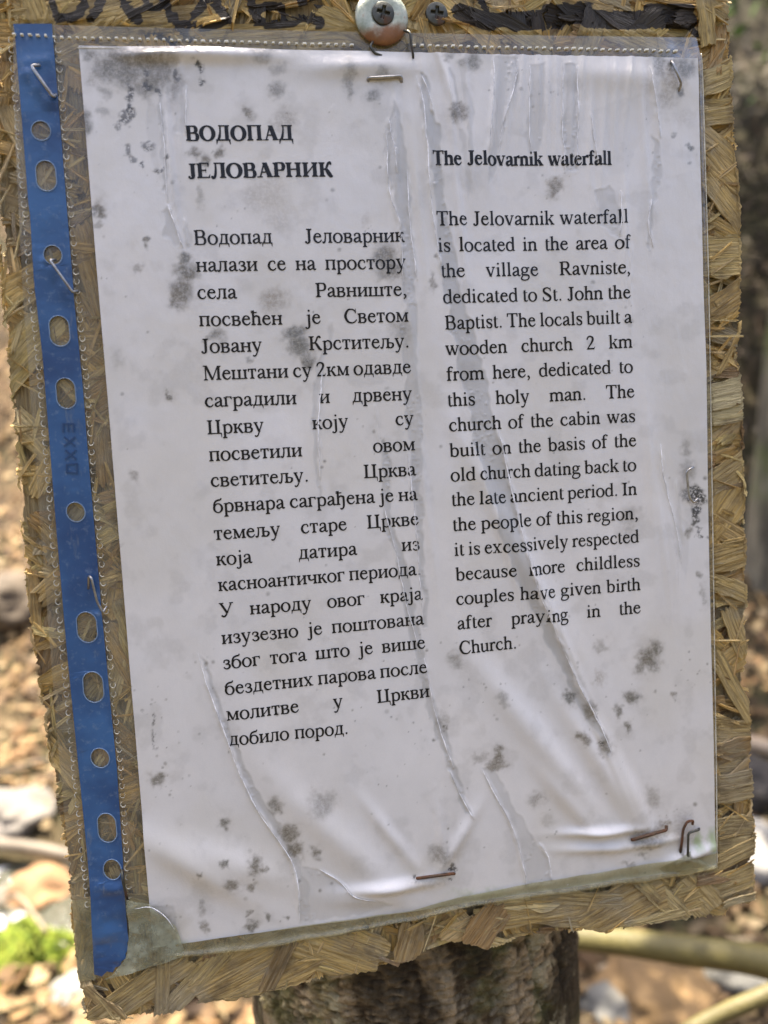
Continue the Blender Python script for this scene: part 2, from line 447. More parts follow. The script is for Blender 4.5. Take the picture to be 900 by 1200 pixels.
def g_v(p): p.diag(92, 430, 255, 0, 86); p.diag(405, 430, 255, 0, 36); p.slab(15, 200, 426, 24); p.slab(325, 485, 426, 24); return 500
def g_w(p):
    p.diag(92, 430, 235, 0, 84); p.diag(370, 430, 235, 0, 34); p.diag(345, 430, 495, 0, 84); p.diag(635, 430, 495, 0, 34); p.slab(15, 190, 426, 24); p.slab(270, 440, 426, 24); p.slab(560, 708, 426, 24); return 722
def g_y(p):
    p.diag(95, 430, 265, 10, 86); p.diag(412, 430, 220, -95, 36); p.stroke([(228, -70, 34), (190, -150, 38), (130, -195, 44), (75, -190, 48)]); p.dot(70, -180, 38); p.slab(14, 205, 426, 24); p.slab(330, 478, 426, 24); return 500
def g_x(p):
    p.diag(105, 430, 375, 10, 88); p.diag(365, 430, 105, 10, 34); p.slab(25, 205, 426, 24); p.slab(295, 455, 426, 24); p.slab(25, 185, 0, 24); p.slab(275, 478, 0, 24); return 500
def g_j(p):
    p.stem(160, -60, 445, b='', t='f'); p.stroke([(160, -20, 80), (152, -130, 66), (95, -198, 40), (20, -198, 36)]); p.dot(5, -172, 42); p.dot(160, 618, 52); return 278
# capitals
def drops(p, x0, x1, y=662, d=150, w=26):
    for q, s in ((x0, 1), (x1, -1)):
        p.poly([(p.x(q), y), (p.x(q) + s * p.w(24), y - d), (p.x(q), y - d)] if False else [(p.x(q), y), (p.x(q) + s * 70, y), (p.x(q) + s * 70, y - 30), (p.x(q) + s * p.w(20), y - d), (p.x(q), y - d)])
def G_T(p): p.stem(305, 0, 650, w=p.C, t='', ext=70); p.slab(22, 590, 634, 28); drops(p, 22, 590); return 611
def G_J(p):
    p.stem(225, 90, 662, w=p.C, b='', ext=72); p.stroke([(225, 140, p.C), (215, 55, 80), (150, 0, 46), (70, 8, 46)]); p.dot(62, 50, 50); return 389
def G_I(p): p.stem(166, 0, 662, w=p.C, ext=70); return 333
def halfbowl(p, x, y0, y1, X, w=92):
    m = (y0 + y1) / 2
    p.stroke([(x, y1 - 15, 30), (X - 130, y1 - 17, 34), (X - 45, y1 - 55, 70), (X, m, w), (X - 45, y0 + 55, 70), (X - 130, y0 + 17, 34), (x, y0 + 15, 30)])
def G_B(p): p.stem(160, 0, 662, w=p.C, b='l', t='l'); halfbowl(p, 150, 340, 662, 500); halfbowl(p, 150, 0, 355, 545); return 640
def G_P(p): p.stem(150, 0, 662, w=p.C, t='l', ext=62); halfbowl(p, 140, 300, 662, 490); return 556
def G_R(p): p.stem(160, 0, 662, w=p.C, t='l', ext=62); halfbowl(p, 150, 310, 662, 500); p.diag(330, 325, 570, 0, 104); p.slab(500, 660, 0, 24); return 667
def G_C(p):
    p.stroke([(585, 480, 24), (540, 585, 44), (400, 652, 36), (210, 600, 70), (90, 335, 104), (200, 80, 82), (390, 10, 44), (530, 55, 36), (632, 165, 24)]); p.rect(p.x(582), 450, p.x(606), 676); return 667
def G_S(p):
    p.stroke([(455, 500, 24), (425, 590, 36), (290, 650, 36), (150, 600, 72), (110, 505, 82), (180, 405, 96), (330, 310, 104), (450, 190, 92), (420, 70, 74), (280, 10, 40), (130, 60, 36), (70, 200, 24)]); p.rect(p.x(445), 470, p.x(468), 676); p.rect(p.x(55), -10, p.x(78), 210); return 556
def G_K(p):
    p.stem(165, 0, 662, w=p.C, ext=62); p.diag(215, 300, 520, 640, 40); p.diag(320, 400, 610, 0, 112); p.slab(430, 630, 638, 24); p.slab(470, 700, 0, 24); return 690
def G_Kc(p):
    p.stem(160, 0, 662, w=p.C, ext=62); p.stroke([(215, 335, 34), (330, 360, 44), (400, 470, 50), (450, 590, 52), (520, 640, 58), (575, 620, 60)]); p.dot(570, 600, 48); p.stroke([(310, 352, 40), (390, 290, 84), (480, 140, 100), (560, 40, 84), (650, 14, 28)]); return 670
def G_M(p):
    p.stem(135, 0, 650, w=36, t='', ext=70); p.diag(165, 662, 440, 20, 96); p.diag(715, 662, 430, 10, 34); p.stem(735, 0, 662, w=p.C, t='r', ext=62); p.slab(25, 210, 638, 24); return 880
def G_U(p):
    p.diag(120, 640, 385, 180, 100); p.diag(590, 640, 350, 120, 40); p.stroke([(375, 190, 44), (320, 80, 56), (250, 20, 56), (160, 14, 62)]); p.dot(150, 50, 50); p.slab(20, 240, 638, 24); p.slab(500, 690, 638, 24); return 700
def G_Ts(p):
    p.stem(165, 0, 662, w=p.C, b='l', ext=62); p.stem(545, 0, 662, w=p.C, b='', ext=62); p.slab(150, 690, 0, 32); p.poly([(p.x(650), 32), (p.x(705), 32), (p.x(705), -165), (p.x(680), -165)]); return 727
def G_O(p): p.ring(361, 331, 278, 325, 106, 34); return 722
def G_A(p): p.diag(345, 655, 140, 10, 38); p.diag(360, 670, 580, 10, 118); p.slab(200, 510, 205, 30); p.slab(15, 240, 0, 24); p.slab(455, 706, 0, 24); return 722
def G_D(p):
    p.stem(520, 20, 640, w=p.C, b='', t=''); p.slab(170, 640, 634, 28); p.slab(25, 665, 0, 34); p.stroke([(235, 640, 36), (225, 430, 44), (180, 180, 60), (110, 30, 50)]); p.poly([(p.x(22), 34), (p.x(22), -165), (p.x(48), -165), (p.x(110), 34)]); p.poly([(p.x(668), 34), (p.x(668), -165), (p.x(642), -165), (p.x(580), 34)]); return 690
def G_E(p): p.stem(150, 0, 662, w=p.C, b='l', t='l', ext=58); p.slab(140, 545, 634, 28); p.slab(140, 565, 0, 30); p.slab(150, 420, 320, 30); p.rect(p.x(395), 235, p.x(418), 435); drops(p, 500, 550); p.poly([(p.x(480), 28), (p.x(565), 28), (p.x(598), 170), (p.x(575), 170)]); return 611
def G_L(p):
    p.stem(540, 0, 650, w=p.C, t='', ext=62); p.slab(170, 645, 634, 28); p.stroke([(240, 640, 38), (232, 330, 50), (190, 90, 60), (120, 10, 56), (60, 20, 56)]); p.dot(60, 48, 50); return 690
def G_N(p): p.stem(165, 0, 662, w=p.C, ext=62); p.stem(590, 0, 662, w=p.C, ext=62); p.slab(165, 590, 320, 32); return 756
def G_Ii(p): p.stem(165, 0, 662, w=p.C, ext=62); p.stem(590, 0, 662, w=p.C, ext=62); p.diag(190, 110, 565, 550, 44); return 756
def G_Pi(p): p.stem(165, 0, 655, w=p.C, t='', ext=62); p.stem(590, 0, 655, w=p.C, t='', ext=62); p.slab(58, 697, 634, 28); return 756
# Cyrillic small letters
def c_be(p): p.ring(255, 212, 184, 208, 84, 30); p.stroke([(80, 230, 66), (85, 400, 62), (150, 530, 62), (270, 585, 64), (380, 605, 52), (430, 680, 26)]); return 505
def c_ve(p):
    p.stem(112, 0, 450, b='l', t='l', ext=48); p.stroke([(100, 436, 28), (250, 436, 30), (345, 405, 60), (355, 330, 72), (300, 255, 50), (150, 238, 28)]); p.stroke([(150, 238, 28), (300, 230, 40), (385, 180, 74), (385, 95, 78), (320, 25, 52), (240, 14, 30), (100, 14, 28)]); return 472
def c_ge(p): p.stem(112, 0, 445, t='l', ext=50); p.slab(100, 385, 422, 28); p.poly([(p.x(388), 450), (p.x(300), 450), (p.x(300), 425), (p.x(362), 330), (p.x(388), 330)]); return 410
def c_de(p):
    p.stem(375, 20, 440, b='', t=''); p.slab(120, 465, 422, 28); p.slab(20, 490, 0, 30); p.stroke([(172, 430, 32), (165, 290, 36), (130, 110, 50), (80, 20, 40)]); p.poly([(p.x(18), 30), (p.x(18), -135), (p.x(40), -135), (p.x(85), 30)]); p.poly([(p.x(492), 30), (p.x(492), -135), (p.x(470), -135), (p.x(425), 30)]); return 509
def c_ze(p): p.stroke([(70, 340, 40), (95, 410, 40), (180, 438, 32), (285, 400, 62), (300, 325, 72), (240, 255, 48), (140, 240, 26)]); p.stroke([(140, 238, 26), (260, 228, 44), (330, 165, 76), (320, 80, 76), (240, 20, 48), (150, 14, 38), (75, 60, 40)]); p.dot(72, 335, 34); p.dot(70, 75, 36); return 394
def c_i(p): p.stem(116, 0, 450, ext=48); p.stem(418, 0, 450, ext=48); p.diag(135, 80, 400, 370, 38); return 535
def c_ka(p): p.stem(116, 0, 450, ext=48); p.stroke([(150, 225, 30), (240, 245, 40), (295, 330, 46), (340, 410, 50), (410, 430, 54)]); p.dot(412, 412, 42); p.stroke([(235, 245, 36), (300, 190, 74), (355, 90, 84), (410, 25, 66), (486, 12, 24)]); return 486
def c_el(p): p.stem(380, 0, 440, t='', ext=48); p.slab(100, 468, 422, 28); p.stroke([(158, 430, 34), (152, 240, 44), (120, 60, 52), (70, 8, 46), (28, 14, 44)]); p.dot(32, 36, 40); return 499
def c_lj(p): c_el(p); p.stroke([(380, 250, 30), (540, 248, 32), (622, 200, 72), (628, 115, 80), (560, 30, 52), (480, 14, 30), (380, 14, 28)]); return 700
def c_em(p):
    p.stem(112, 0, 445, w=34, t='', ext=60); p.diag(135, 450, 310, 30, 84); p.diag(505, 450, 305, 15, 32); p.stem(520, 0, 450, t='r', ext=48); p.slab(30, 160, 426, 24); return 633
def c_en(p): p.stem(116, 0, 450, ext=48); p.stem(418, 0, 450, ext=48); p.slab(116, 418, 215, 30); return 535
def c_pe(p): p.stem(116, 0, 445, t='', ext=48); p.stem(418, 0, 445, t='', ext=48); p.slab(28, 506, 422, 28); return 535
def c_te(p): p.stem(218, 0, 445, t='', ext=56); p.slab(22, 415, 422, 28); drops(p, 22, 415, 450, 118); return 437
def c_u(p): return g_y(p)
def c_ch(p): p.stem(398, 0, 450, ext=48); p.stem(100, 300, 450, b='', ext=48); p.stroke([(100, 320, 80), (118, 225, 70), (200, 185, 46), (290, 200, 34), (390, 240, 28)]); return 502
def c_sh(p):
    p.stem(112, 10, 450, b='l', ext=46); p.stem(385, 10, 450, b='', ext=46); p.stem(658, 10, 450, b='r', ext=46); p.slab(40, 740, 0, 28); return 770
def c_tsh(p): g_h(p); p.slab(8, 290, 560, 28); return 500
def c_dj(p):
    p.stem(112, 0, 683, t='f'); p.slab(8, 290, 560, 28); arch(p, 112, 384); p.stroke([(384, 310, 80), (384, 60, 80), (370, -90, 70), (310, -185, 46), (235, -205, 38)]); p.dot(232, -180, 40); return 500
def g_2(p): p.stroke([(55, 480, 34), (100, 600, 44), (215, 655, 50), (335, 600, 76), (355, 490, 84), (290, 340, 66), (150, 150, 36), (60, 30, 28)]); p.poly([(30, 0), (420, 0), (470, 140), (448, 140), (410, 75), (80, 75), (30, 20)]); return 500
def g_dot(p): p.dot(125, 45, 52); return 250
def g_com(p): p.dot(120, 48, 52); p.stroke([(150, 50, 56), (165, -30, 44), (120, -105, 26), (75, -135, 16)]); return 250
GL = {'o': g_o, 'c': g_c, 'e': g_e, 'a': g_a, 'p': g_p, 'd': g_d, 'b': g_b, 'h': g_h, 'n': g_n, 'm': g_m, 'i': g_i, 'l': g_l, 'r': g_r, 's': g_s, 't': g_t, 'u': g_u, 'f': g_f, 'g': g_g, 'k': g_k, 'v': g_v, 'w': g_w, 'y': g_y, 'x': g_x, 'j': g_j,
      'T': G_T, 'J': G_J, 'I': G_I, 'B': G_B, 'R': G_R, 'C': G_C, 'S': G_S, '2': g_2, '.': g_dot, ',': g_com,
      'о': g_o, 'с': g_c, 'е': g_e, 'а': g_a, 'р': g_p, 'х': g_x, 'ј': g_j, 'у': c_u, 'б': c_be, 'в': c_ve, 'г': c_ge, 'д': c_de, 'з': c_ze, 'и': c_i, 'к': c_ka, 'л': c_el, 'љ': c_lj, 'м': c_em, 'н': c_en, 'п': c_pe, 'т': c_te, 'ч': c_ch, 'ш': c_sh, 'ћ': c_tsh, 'ђ': c_dj,
      'В': G_B, 'Ј': G_J, 'Р': G_P, 'С': G_C, 'К': G_Kc, 'М': G_M, 'У': G_U, 'Ц': G_Ts, 'О': G_O, 'А': G_A, 'Д': G_D, 'Е': G_E, 'Л': G_L, 'Н': G_N, 'И': G_Ii, 'П': G_Pi}
_cache = {}
def glyph(ch, bold):
    k = (ch, bold)
    if k not in _cache:
        p = Pen(bold); adv = GL[ch](p); V = []; Fc = []
        for pts, holes in p.P:
            b = len(V); V.extend(pts)
            if len(pts) == 4:
                Fc.append([b, b + 1, b + 2, b + 3])
            else:
                for tri in tessellate_polygon([[Vector((q[0], q[1], 0)) for q in pts]]): Fc.append([b + i for i in tri])
        _cache[k] = (np.array(V, float), Fc, adv * (1.09 if bold else 1))
    return _cache[k]
def text_width(word, bold): return sum(glyph(c, bold)[2] for c in word)
def set_line(mb, text, a, b, em, bold=False, justify=True, height=None):
    """one line of print from a to b (mm on the sheet, baseline)"""
    a = np.array(a, float); b = np.array(b, float); L = np.linalg.norm(b - a); ux = (b - a) / L; uy = np.array([-ux[1], ux[0]])
    words = text.split(' '); k = em / 1000
    tot = sum(text_width(w, bold) for w in words) * k
    gaps = len(words) - 1; squeeze = 1.0
    if justify and gaps:
        sp = (L - tot) / gaps
        if sp < .19 * em:
            sp = .19 * em; squeeze = (L - sp * gaps) / tot
    else:
        sp = .25 * em; squeeze = L / (tot + sp * gaps)
    x = 0.0
    for w in words:
        for ch in w:
            V, Fc, adv = glyph(ch, bold)
            if len(V):
                P = a + ux * (x + V[:, :1] * k * squeeze) + uy * (V[:, 1:2] * k)
                base = len(mb.v); mb.v.extend([(q[0], q[1]) for q in P]); mb.f.extend([tuple(base + i for i in f) for f in Fc])
            x += adv * k * squeeze
        x += sp
    return squeeze, sp / em
# ------------------------------------------------------------------ the sheet: where it is wet, mouldy and creased (photo marks carried onto the sheet)
WET = [
 ([(487,85),(500,177),(507,243),(518,330),(527,380),(538,440),(550,490),(565,560),(585,625),(605,680),(632,735),(660,795),(690,850),(712,885),(717,880),(700,845),(673,797),(650,745),(627,690),(613,640),(600,587),(587,523),(570,453),(553,387),(540,330),(524,260),(517,200),(513,150),(497,90)], 1.0),
 ([(452,145),(454,200),(458,235),(467,265),(471,335),(473,420),(478,520),(484,590),(489,650),(496,735),(502,735),(496,640),(494,560),(491,470),(490,370),(487,320),(480,265),(477,195),(470,135),(462,120)], .8),
 ([(450,512),(444,520),(447,607),(461,647),(474,713),(490,775),(501,833),(519,890),(545,950),(553,950),(531,893),(509,822),(499,765),(487,715),(472,650),(459,600),(456,540)], .85),
 ([(386,378),(379,412),(371,430),(366,460),(366,503),(369,553),(374,590),(377,588),(374,540),(374,503),(378,450),(381,425),(390,395)], .6),
 ([(232,765),(246,810),(263,855),(281,905),(301,945),(321,975),(341,1005),(349,1035),(351,1079),(366,1078),(362,1040),(352,1008),(332,972),(312,940),(292,905),(268,845),(240,775)], .8),
 ([(348,1012),(372,1016),(395,1028),(412,1044),(440,1050),(462,1056),(440,1066),(351,1082)], .55),
 ([(563,898),(582,935),(600,970),(612,1015),(616,1038),(646,1031),(641,1003),(630,985),(616,972),(600,945),(588,915),(575,897)], .6),
 ([(620,76),(619,120),(616,160),(620,183),(632,178),(638,140),(637,76)], .55), ([(660,75),(659,140),(658,180),(662,205),(674,202),(676,150),(674,76)], .7),
 ([(690,132),(720,122),(752,112),(768,128),(760,150),(738,180),(735,205),(712,208),(697,180)], .18), ([(697,225),(712,218),(725,250),(724,282),(712,276),(698,265)], .6),
 ([(578,68),(606,68),(604,95),(592,130),(584,180),(576,210),(568,217),(572,180),(580,130)], .55), ([(527,80),(532,80),(537,125),(531,128)], .6), ([(541,70),(547,70),(553,130),(552,182),(545,180)], .6), ([(534,150),(541,152),(548,200),(551,236),(545,225)], .5),
 ([(762,160),(768,166),(772,220),(766,226),(760,250),(762,300),(756,290),(757,230)], .7),
 ([(185,112),(190,118),(197,150),(200,200),(196,226),(190,224),(190,180)], .7), ([(188,248),(196,240),(205,265),(213,290),(204,292),(192,278)], .6), ([(203,84),(212,90),(218,128),(214,160),(204,158)], .45),
 ([(176,120),(186,125),(190,170),(188,200),(178,205),(173,170)], .3), ([(213,270),(222,262),(226,285),(216,296)], .4), ([(448,150),(455,150),(456,180),(450,182)], .5),
 ([(742,220),(818,200),(826,420),(830,560),(795,560),(772,520),(750,410),(740,330)], .10), ([(160,1060),(205,1060),(210,1106),(160,1108)], .5), ([(795,560),(806,640),(800,680),(788,640)], .3),
]
MOULD = [  # x, y, rx, ry, strength, channel (0 grey speckle, 1 black, 2 brown)
 (128,80,16,15,.9,0),(150,86,18,18,1,0),(171,74,19,22,1,0),(190,84,9,26,.7,0),(142,70,22,12,.8,0),(178,98,13,15,.8,0),(186,60,14,8,.8,0),(108,64,12,8,.7,0),(112,92,10,14,.5,2),(206,100,9,20,.5,0),(198,70,10,12,.5,0),(165,104,10,9,.6,0),
 (152,110,5,12,.9,1),(153,128,4,7,1,1),(145,138,9,8,.85,1),(139,141,5,4,.8,1),(155,134,5,6,.8,1),(138,150,4,5,.6,1),(150,178,4,6,.7,1),(156,185,4,4,.7,1),(168,191,4,3.5,.95,1),(187,199,7,3,.75,1),(176,171,7,4,.75,1),(187,111,4.5,4.5,.95,1),(195,186,4,3,.8,1),(175,104,5,4,.9,1),(172,88,6,6,.7,1),
 (232,78,6,4,1,1),(236,81,5,5,1,1),(236,95,3.5,5,.95,1),(208,60,4,3,.9,1),(215,57,5,2.5,.8,1),(234,63,4,2.5,.9,1),(205,90,4,6,.7,1),
 (99,147,8,18,.8,0),(118,247,10,9,.8,2),(118,249,8,8,.7,0),(108,248,4,4,.6,1),(123,107,8,7,.45,0),(121,131,7,7,.4,0),(117,265,5,4,.5,0),(171,284,4,5,.8,0),(160,314,6,5,.5,0),(157,556,6,6,.45,0),(161,312,3,4,.4,0),
 (228,182,6,6,.7,0),(241,187,6,7,.7,0),(258,178,6,6,.9,0),(291,134,7,7,.75,0),(325,106,10,9,.6,0),(333,143,14,16,.5,2),(307,65,13,10,.45,0),(327,82,9,7,.4,0),(312,228,26,24,.32,2),(328,250,18,22,.22,2),(236,232,4,12,.35,0),(411,105,5,12,.5,0),(408,90,7,18,.4,0),(436,114,8,8,.6,0),(447,88,9,10,.45,0),
 (217,320,13,14,1,0),(214,343,15,15,.95,0),(218,303,8,7,.9,0),(206,352,9,9,.8,0),(323,352,16,15,.62,2),(346,392,15,10,.75,0),(353,408,13,13,.95,0),(361,424,8,8,.9,0),(252,396,9,8,.65,0),(244,398,5,5,.5,0),(293,420,4,4,.5,0),
 (450,298,14,14,.7,0),(458,315,12,11,.75,0),(448,318,10,9,.5,0),(467,388,12,12,.35,0),(535,135,9,9,.9,0),(537,126,7,6,.7,0),(650,222,9,12,.75,2),(651,222,7,9,.5,0),(551,73,10,11,.7,0),(527,66,9,5,.5,0),(510,300,3,3,.7,0),(505,333,3,10,.5,0),(430,260,5,10,.25,2),
 (196,462,2,5,1,0),(197,462,8,8,.25,2),(181,842,2.5,9,.75,1),(182,866,2.5,10,.6,1),(186,911,9,7,.9,0),(170,836,2,3,.4,1),
 (323,941,8,8,.7,0),(378,938,16,14,.45,0),(264,966,6,6,.8,0),(265,1009,5,5,.8,0),(340,976,9,11,1,0),(346,995,9,9,1,0),(300,1011,8,9,.95,0),(310,1016,4,5,.7,0),(371,996,6,7,.7,0),(275,1033,9,8,.7,0),(295,1035,6,5,.7,0),(295,1084,6,6,.9,0),(313,1073,4,5,.8,0),(336,1072,4,5,.8,0),(236,1021,4,4,.8,0),(290,1070,3,4,.6,0),(240,1083,6,8,.6,0),(237,1060,4,10,.45,0),
 (536,773,9,9,.45,0),(587,817,7,7,.4,0),(582,884,6,9,.75,0),(583,893,10,7,.7,0),(576,897,5,5,.5,0),(628,934,8,8,.45,0),(560,886,9,6,.4,0),(519,845,7,14,.35,0),(524,850,3,3,.8,0),
 (665,815,6,7,.85,0),(680,862,7,7,1,0),(690,832,7,11,.65,0),(701,792,7,9,.5,2),(757,771,11,13,.85,0),(765,759,8,8,.85,0),(748,782,8,8,.6,0),(740,817,9,9,.8,0),(721,833,4,7,.7,0),(733,852,5,6,.8,0),(707,870,8,9,.75,0),(703,868,3,3,.9,1),(765,812,3,3,.5,0),(789,818,3,3,.6,0),(762,935,9,12,.4,0),(704,755,8,5,.35,0),
 (814,580,9,11,1,1),(820,587,8,7,1,1),(812,574,12,4,.9,1),(815,600,5,10,1,1),(803,578,6,9,.6,1),(815,613,4,4,.9,1),(819,622,3,4,.8,1),(820,630,3,3,.9,1),(829,632,5,2,.6,1),(806,622,5,6,.6,0),(803,550,8,12,.4,0),(800,525,6,10,.4,0),(738,607,12,12,.3,0),(738,620,10,12,.3,0),(823,700,3,12,.35,0),(820,675,3,4,.6,0),(700,610,4,4,.2,0),
 (787,92,18,20,.6,2),(803,82,12,12,.7,0),(778,118,12,14,.5,2),(793,112,5,6,.8,0),(770,80,10,12,.6,0),(788,78,6,6,.8,0),(760,100,12,10,.25,2),(800,140,16,10,.2,2),(810,177,4,4,.8,0),(808,193,3,3,.6,0),(790,160,3,3,.5,0),(829,190,2,20,.3,0),
 (530,1017,5,4,.9,1),(487,1024,4,4,.8,1),(516,1000,13,12,.55,0),(505,1030,28,8,.35,2),(527,1030,3,3,.8,1),(756,974,26,8,.75,2),(756,985,20,5,.6,0),(800,970,14,22,.4,2),(778,965,7,6,.8,2),(800,1000,5,6,.8,0),(752,999,5,4,.5,0),(735,1012,8,3,.4,0),
 (188,1085,13,18,.6,0),(170,1105,16,10,.5,2),(560,1050,30,6,.25,2),(640,960,8,6,.2,0),(455,455,3,3,.3,0),(360,700,5,5,.12,0),(140,420,8,12,.2,0),(140,640,5,4,.25,0),
]
ALGAE = [(816,985,9,16,.75),(834,985,8,22,.7),(170,1085,24,26,.55),(205,1110,26,10,.35),(560,1045,40,8,.3)]
YELLOW = [(790,110,44,44,.55),(170,85,70,38,.35),(240,100,36,30,.3),(460,95,44,30,.35),(760,985,60,26,.5),(505,1020,50,22,.4),(190,1090,46,34,.7),(560,75,40,18,.4),(650,225,20,20,.3),(330,240,60,60,.2),(197,462,13,13,.3)]
BULGE = [(x_, y_, 42 + 30 * k_, 3.2 + k_, 1.57 + a_, .42) for x_, y_, k_, a_ in ((197,150,.9,-.06),(212,120,.4,0),(462,190,1,0.02),(500,140,1,-.1),(526,120,.5,-.08),(548,140,.9,-.06),(577,130,1,.1),(597,110,.7,.1),(640,120,.8,.02),(668,130,1,0),(690,150,.7,0),(718,120,.4,0),(752,150,1,-.05),(765,120,.5,-.08),(490,240,1.2,-.1),(540,270,1,-.1),(730,270,1,0),(484,420,1.8,-.08),(500,600,1.6,-.12),(760,560,1.4,-.05),(775,640,.9,-.12),(520,90,.6,-.3),(610,95,.5,.05),(630,90,.4,0),(650,110,.8,0),(680,95,.5,.03),(705,150,1,.04),(735,95,.5,.1),(205,230,1.2,-.12),(465,220,1.4,-.03),(590,640,1.4,-.3),(655,740,1.6,-.42),(700,860,1.2,-.4))] + [(455,1036,46,7,-.10,1.5),(430,1050,40,9,-.05,.7),(700,972,38,5.5,-.06,1.4),(700,992,40,6,-.05,.8),(765,985,30,5,-.12,.7),(640,880,120,16,.9,1.3),(705,900,90,12,1.02,1.2),(735,920,70,9,1.12,.9),(665,940,60,10,.85,.8),(400,985,90,18,.75,1.0),(270,1010,70,18,.35,1.0),(236,1020,70,16,.5,1.2),(300,880,100,26,1.2,.5),(610,660,170,10,1.12,.55),(640,700,150,14,1.08,.6),(460,980,50,8,.9,.7),(535,985,44,7,2.1,.7),(515,975,44,6,1.5,.55),
         (810,1000,26,6,-.3,1.3),(250,66,70,9,.02,.9),(420,80,60,12,0,.8),(180,66,40,7,0,.6),(720,90,60,16,.1,.5),(560,180,16,70,0,.4),(300,560,120,40,1.3,.4),(770,650,14,90,0,.6),(785,640,7,60,-.1,.5)]
LIFT = [  # creased lines that stand up: polyline, half width px, height mm
 ([(487,90),(495,122),(500,177),(506,247),(512,290),(519,335)], 1.6, .55), ([(579,495),(588,526),(601,588),(614,640),(628,690),(651,745),(674,797),(701,850),(714,882)], 2.0, .6), ([(452,150),(454,200),(458,235),(468,266),(472,335)], 1.5, .4), ([(477,200),(480,265),(488,330)], 1.5, .45),
 ([(232,765),(246,810),(263,855),(281,905),(301,945),(321,975),(341,1005),(349,1035),(351,1079)], 2.0, .6), ([(525,900),(540,932),(554,958)], 1.8, .5), ([(563,898),(582,935),(600,970),(612,1015),(616,1037)], 1.8, .6), ([(187,120),(192,160),(197,240)], 1.4, .4), ([(197,240),(206,266),(215,292)], 1.4, .45), ([(378,430),(373,503),(375,563)], 1.4, .4),
 ([(758,80),(766,130),(772,165)], 1.6, .45), ([(578,68),(577,110),(572,180)], 1.2, .35), ([(658,76),(658,150),(661,200)], 1.3, .4), ([(497,770),(507,825),(520,870),(531,900)], 1.8, .5), ([(738,285),(737,330),(738,400)], 1.2, .3), ([(772,520),(775,560),(790,620),(797,660)], 1.5, .4), ([(218,100),(218,160)], 1.2, .35), ([(455,140),(460,170),(465,205)], 1.4, .35), ([(493,90),(503,115),(507,135)], 1.4, .4), ([(476,523),(484,590),(489,650),(496,735)], 1.3, .35),
 ([(620,78),(619,130),(621,182)], 1.2, .36), ([(674,78),(676,140),(674,198)], 1.2, .36), ([(606,70),(602,100),(590,140),(584,180)], 1.1, .34), ([(690,132),(694,165),(700,195)], 1.2, .34), ([(762,235),(757,262),(763,292)], 1.3, .4), ([(725,225),(726,250),(724,280)], 1.1, .34), ([(448,590),(463,645),(477,712),(492,766)], 1.3, .36), ([(645,1030),(641,1003),(630,985)], 1.2, .36), ([(374,1016),(395,1028),(414,1045),(440,1051)], 1.2, .36),
 ([(676,120),(672,160),(680,200)], 1.1, .3), ([(440,470),(443,520)], 1, .2), ([(215,255),(222,290)], 1.2, .3), ([(790,560),(800,640)], 1.3, .3),
]
def wetmap(px, py):
    jx = px + (vnoise(px / 6, py / 9, 3) - .5) * 4.5 + (vnoise(px / 17, py / 26, 4) - .5) * 7; jy = py + (vnoise(px / 7, py / 8, 5) - .5) * 4
    w = np.zeros(px.shape); rim = np.zeros(px.shape)
    for P, s in WET:
        A = np.array(P); m = (px > A[:, 0].min() - 8) & (px < A[:, 0].max() + 8) & (py > A[:, 1].min() - 8) & (py < A[:, 1].max() + 8)
        if not m.any(): continue
        d = poly_sdf(jx[m], jy[m], P)
        w[m] = np.maximum(w[m], s * sstep(-1.2, 1.8, d) * (.72 + .45 * fbm(px[m] / 9, py[m] / 22, 19, 3))); rim[m] = np.maximum(rim[m], s * np.exp(-(d / 1.6) ** 2))
    return w, rim
def surf(X, Y, wr=None):
    """height of the sheet's surface, mm"""
    px, py = Pj(X, Y, 0)
    w, rim = wetmap(px, py) if wr is None else wr
    z = .95 + 2.0 * (fbm(X / 70, Y / 95, 11, 3) - .5) + .42 * (fbm(X / 15, Y / 24, 12, 3) - .5) + .05 * (fbm(X / 2.2, Y / 3.5, 13, 2) - .5)
    for cx, cy, rx, ry, an, h in BULGE:
        c, s = math.cos(an), math.sin(an); u = (px - cx) * c + (py - cy) * s; v = -(px - cx) * s + (py - cy) * c
        z = z + 1.8 * h * np.exp(-(u / rx) ** 2 - (v / ry) ** 2)
    for P, hw, h in LIFT:
        A = np.array(P); m = (px > A[:, 0].min() - 9) & (px < A[:, 0].max() + 9) & (py > A[:, 1].min() - 9) & (py < A[:, 1].max() + 9)
        if m.any():
            jx = px[m] + (vnoise(px[m] / 5, py[m] / 9, 8) - .5) * 2.4
            d, t = line_dist(jx, py[m], P); z[m] = z[m] + h * np.exp(-(d / hw) ** 2) * np.clip(np.minimum(t, 1 - t) * 9, 0, 1)
    z = z - .16 * w + .10 * rim
    bub = np.clip(fbm(px / 2.6, py / 2.6, 31, 2) - .62, 0, 1) * 6 * (w > .55) * (fbm(px / 30, py / 40, 32, 2) > .52)
    return z + .19 * np.clip(bub, 0, 1)

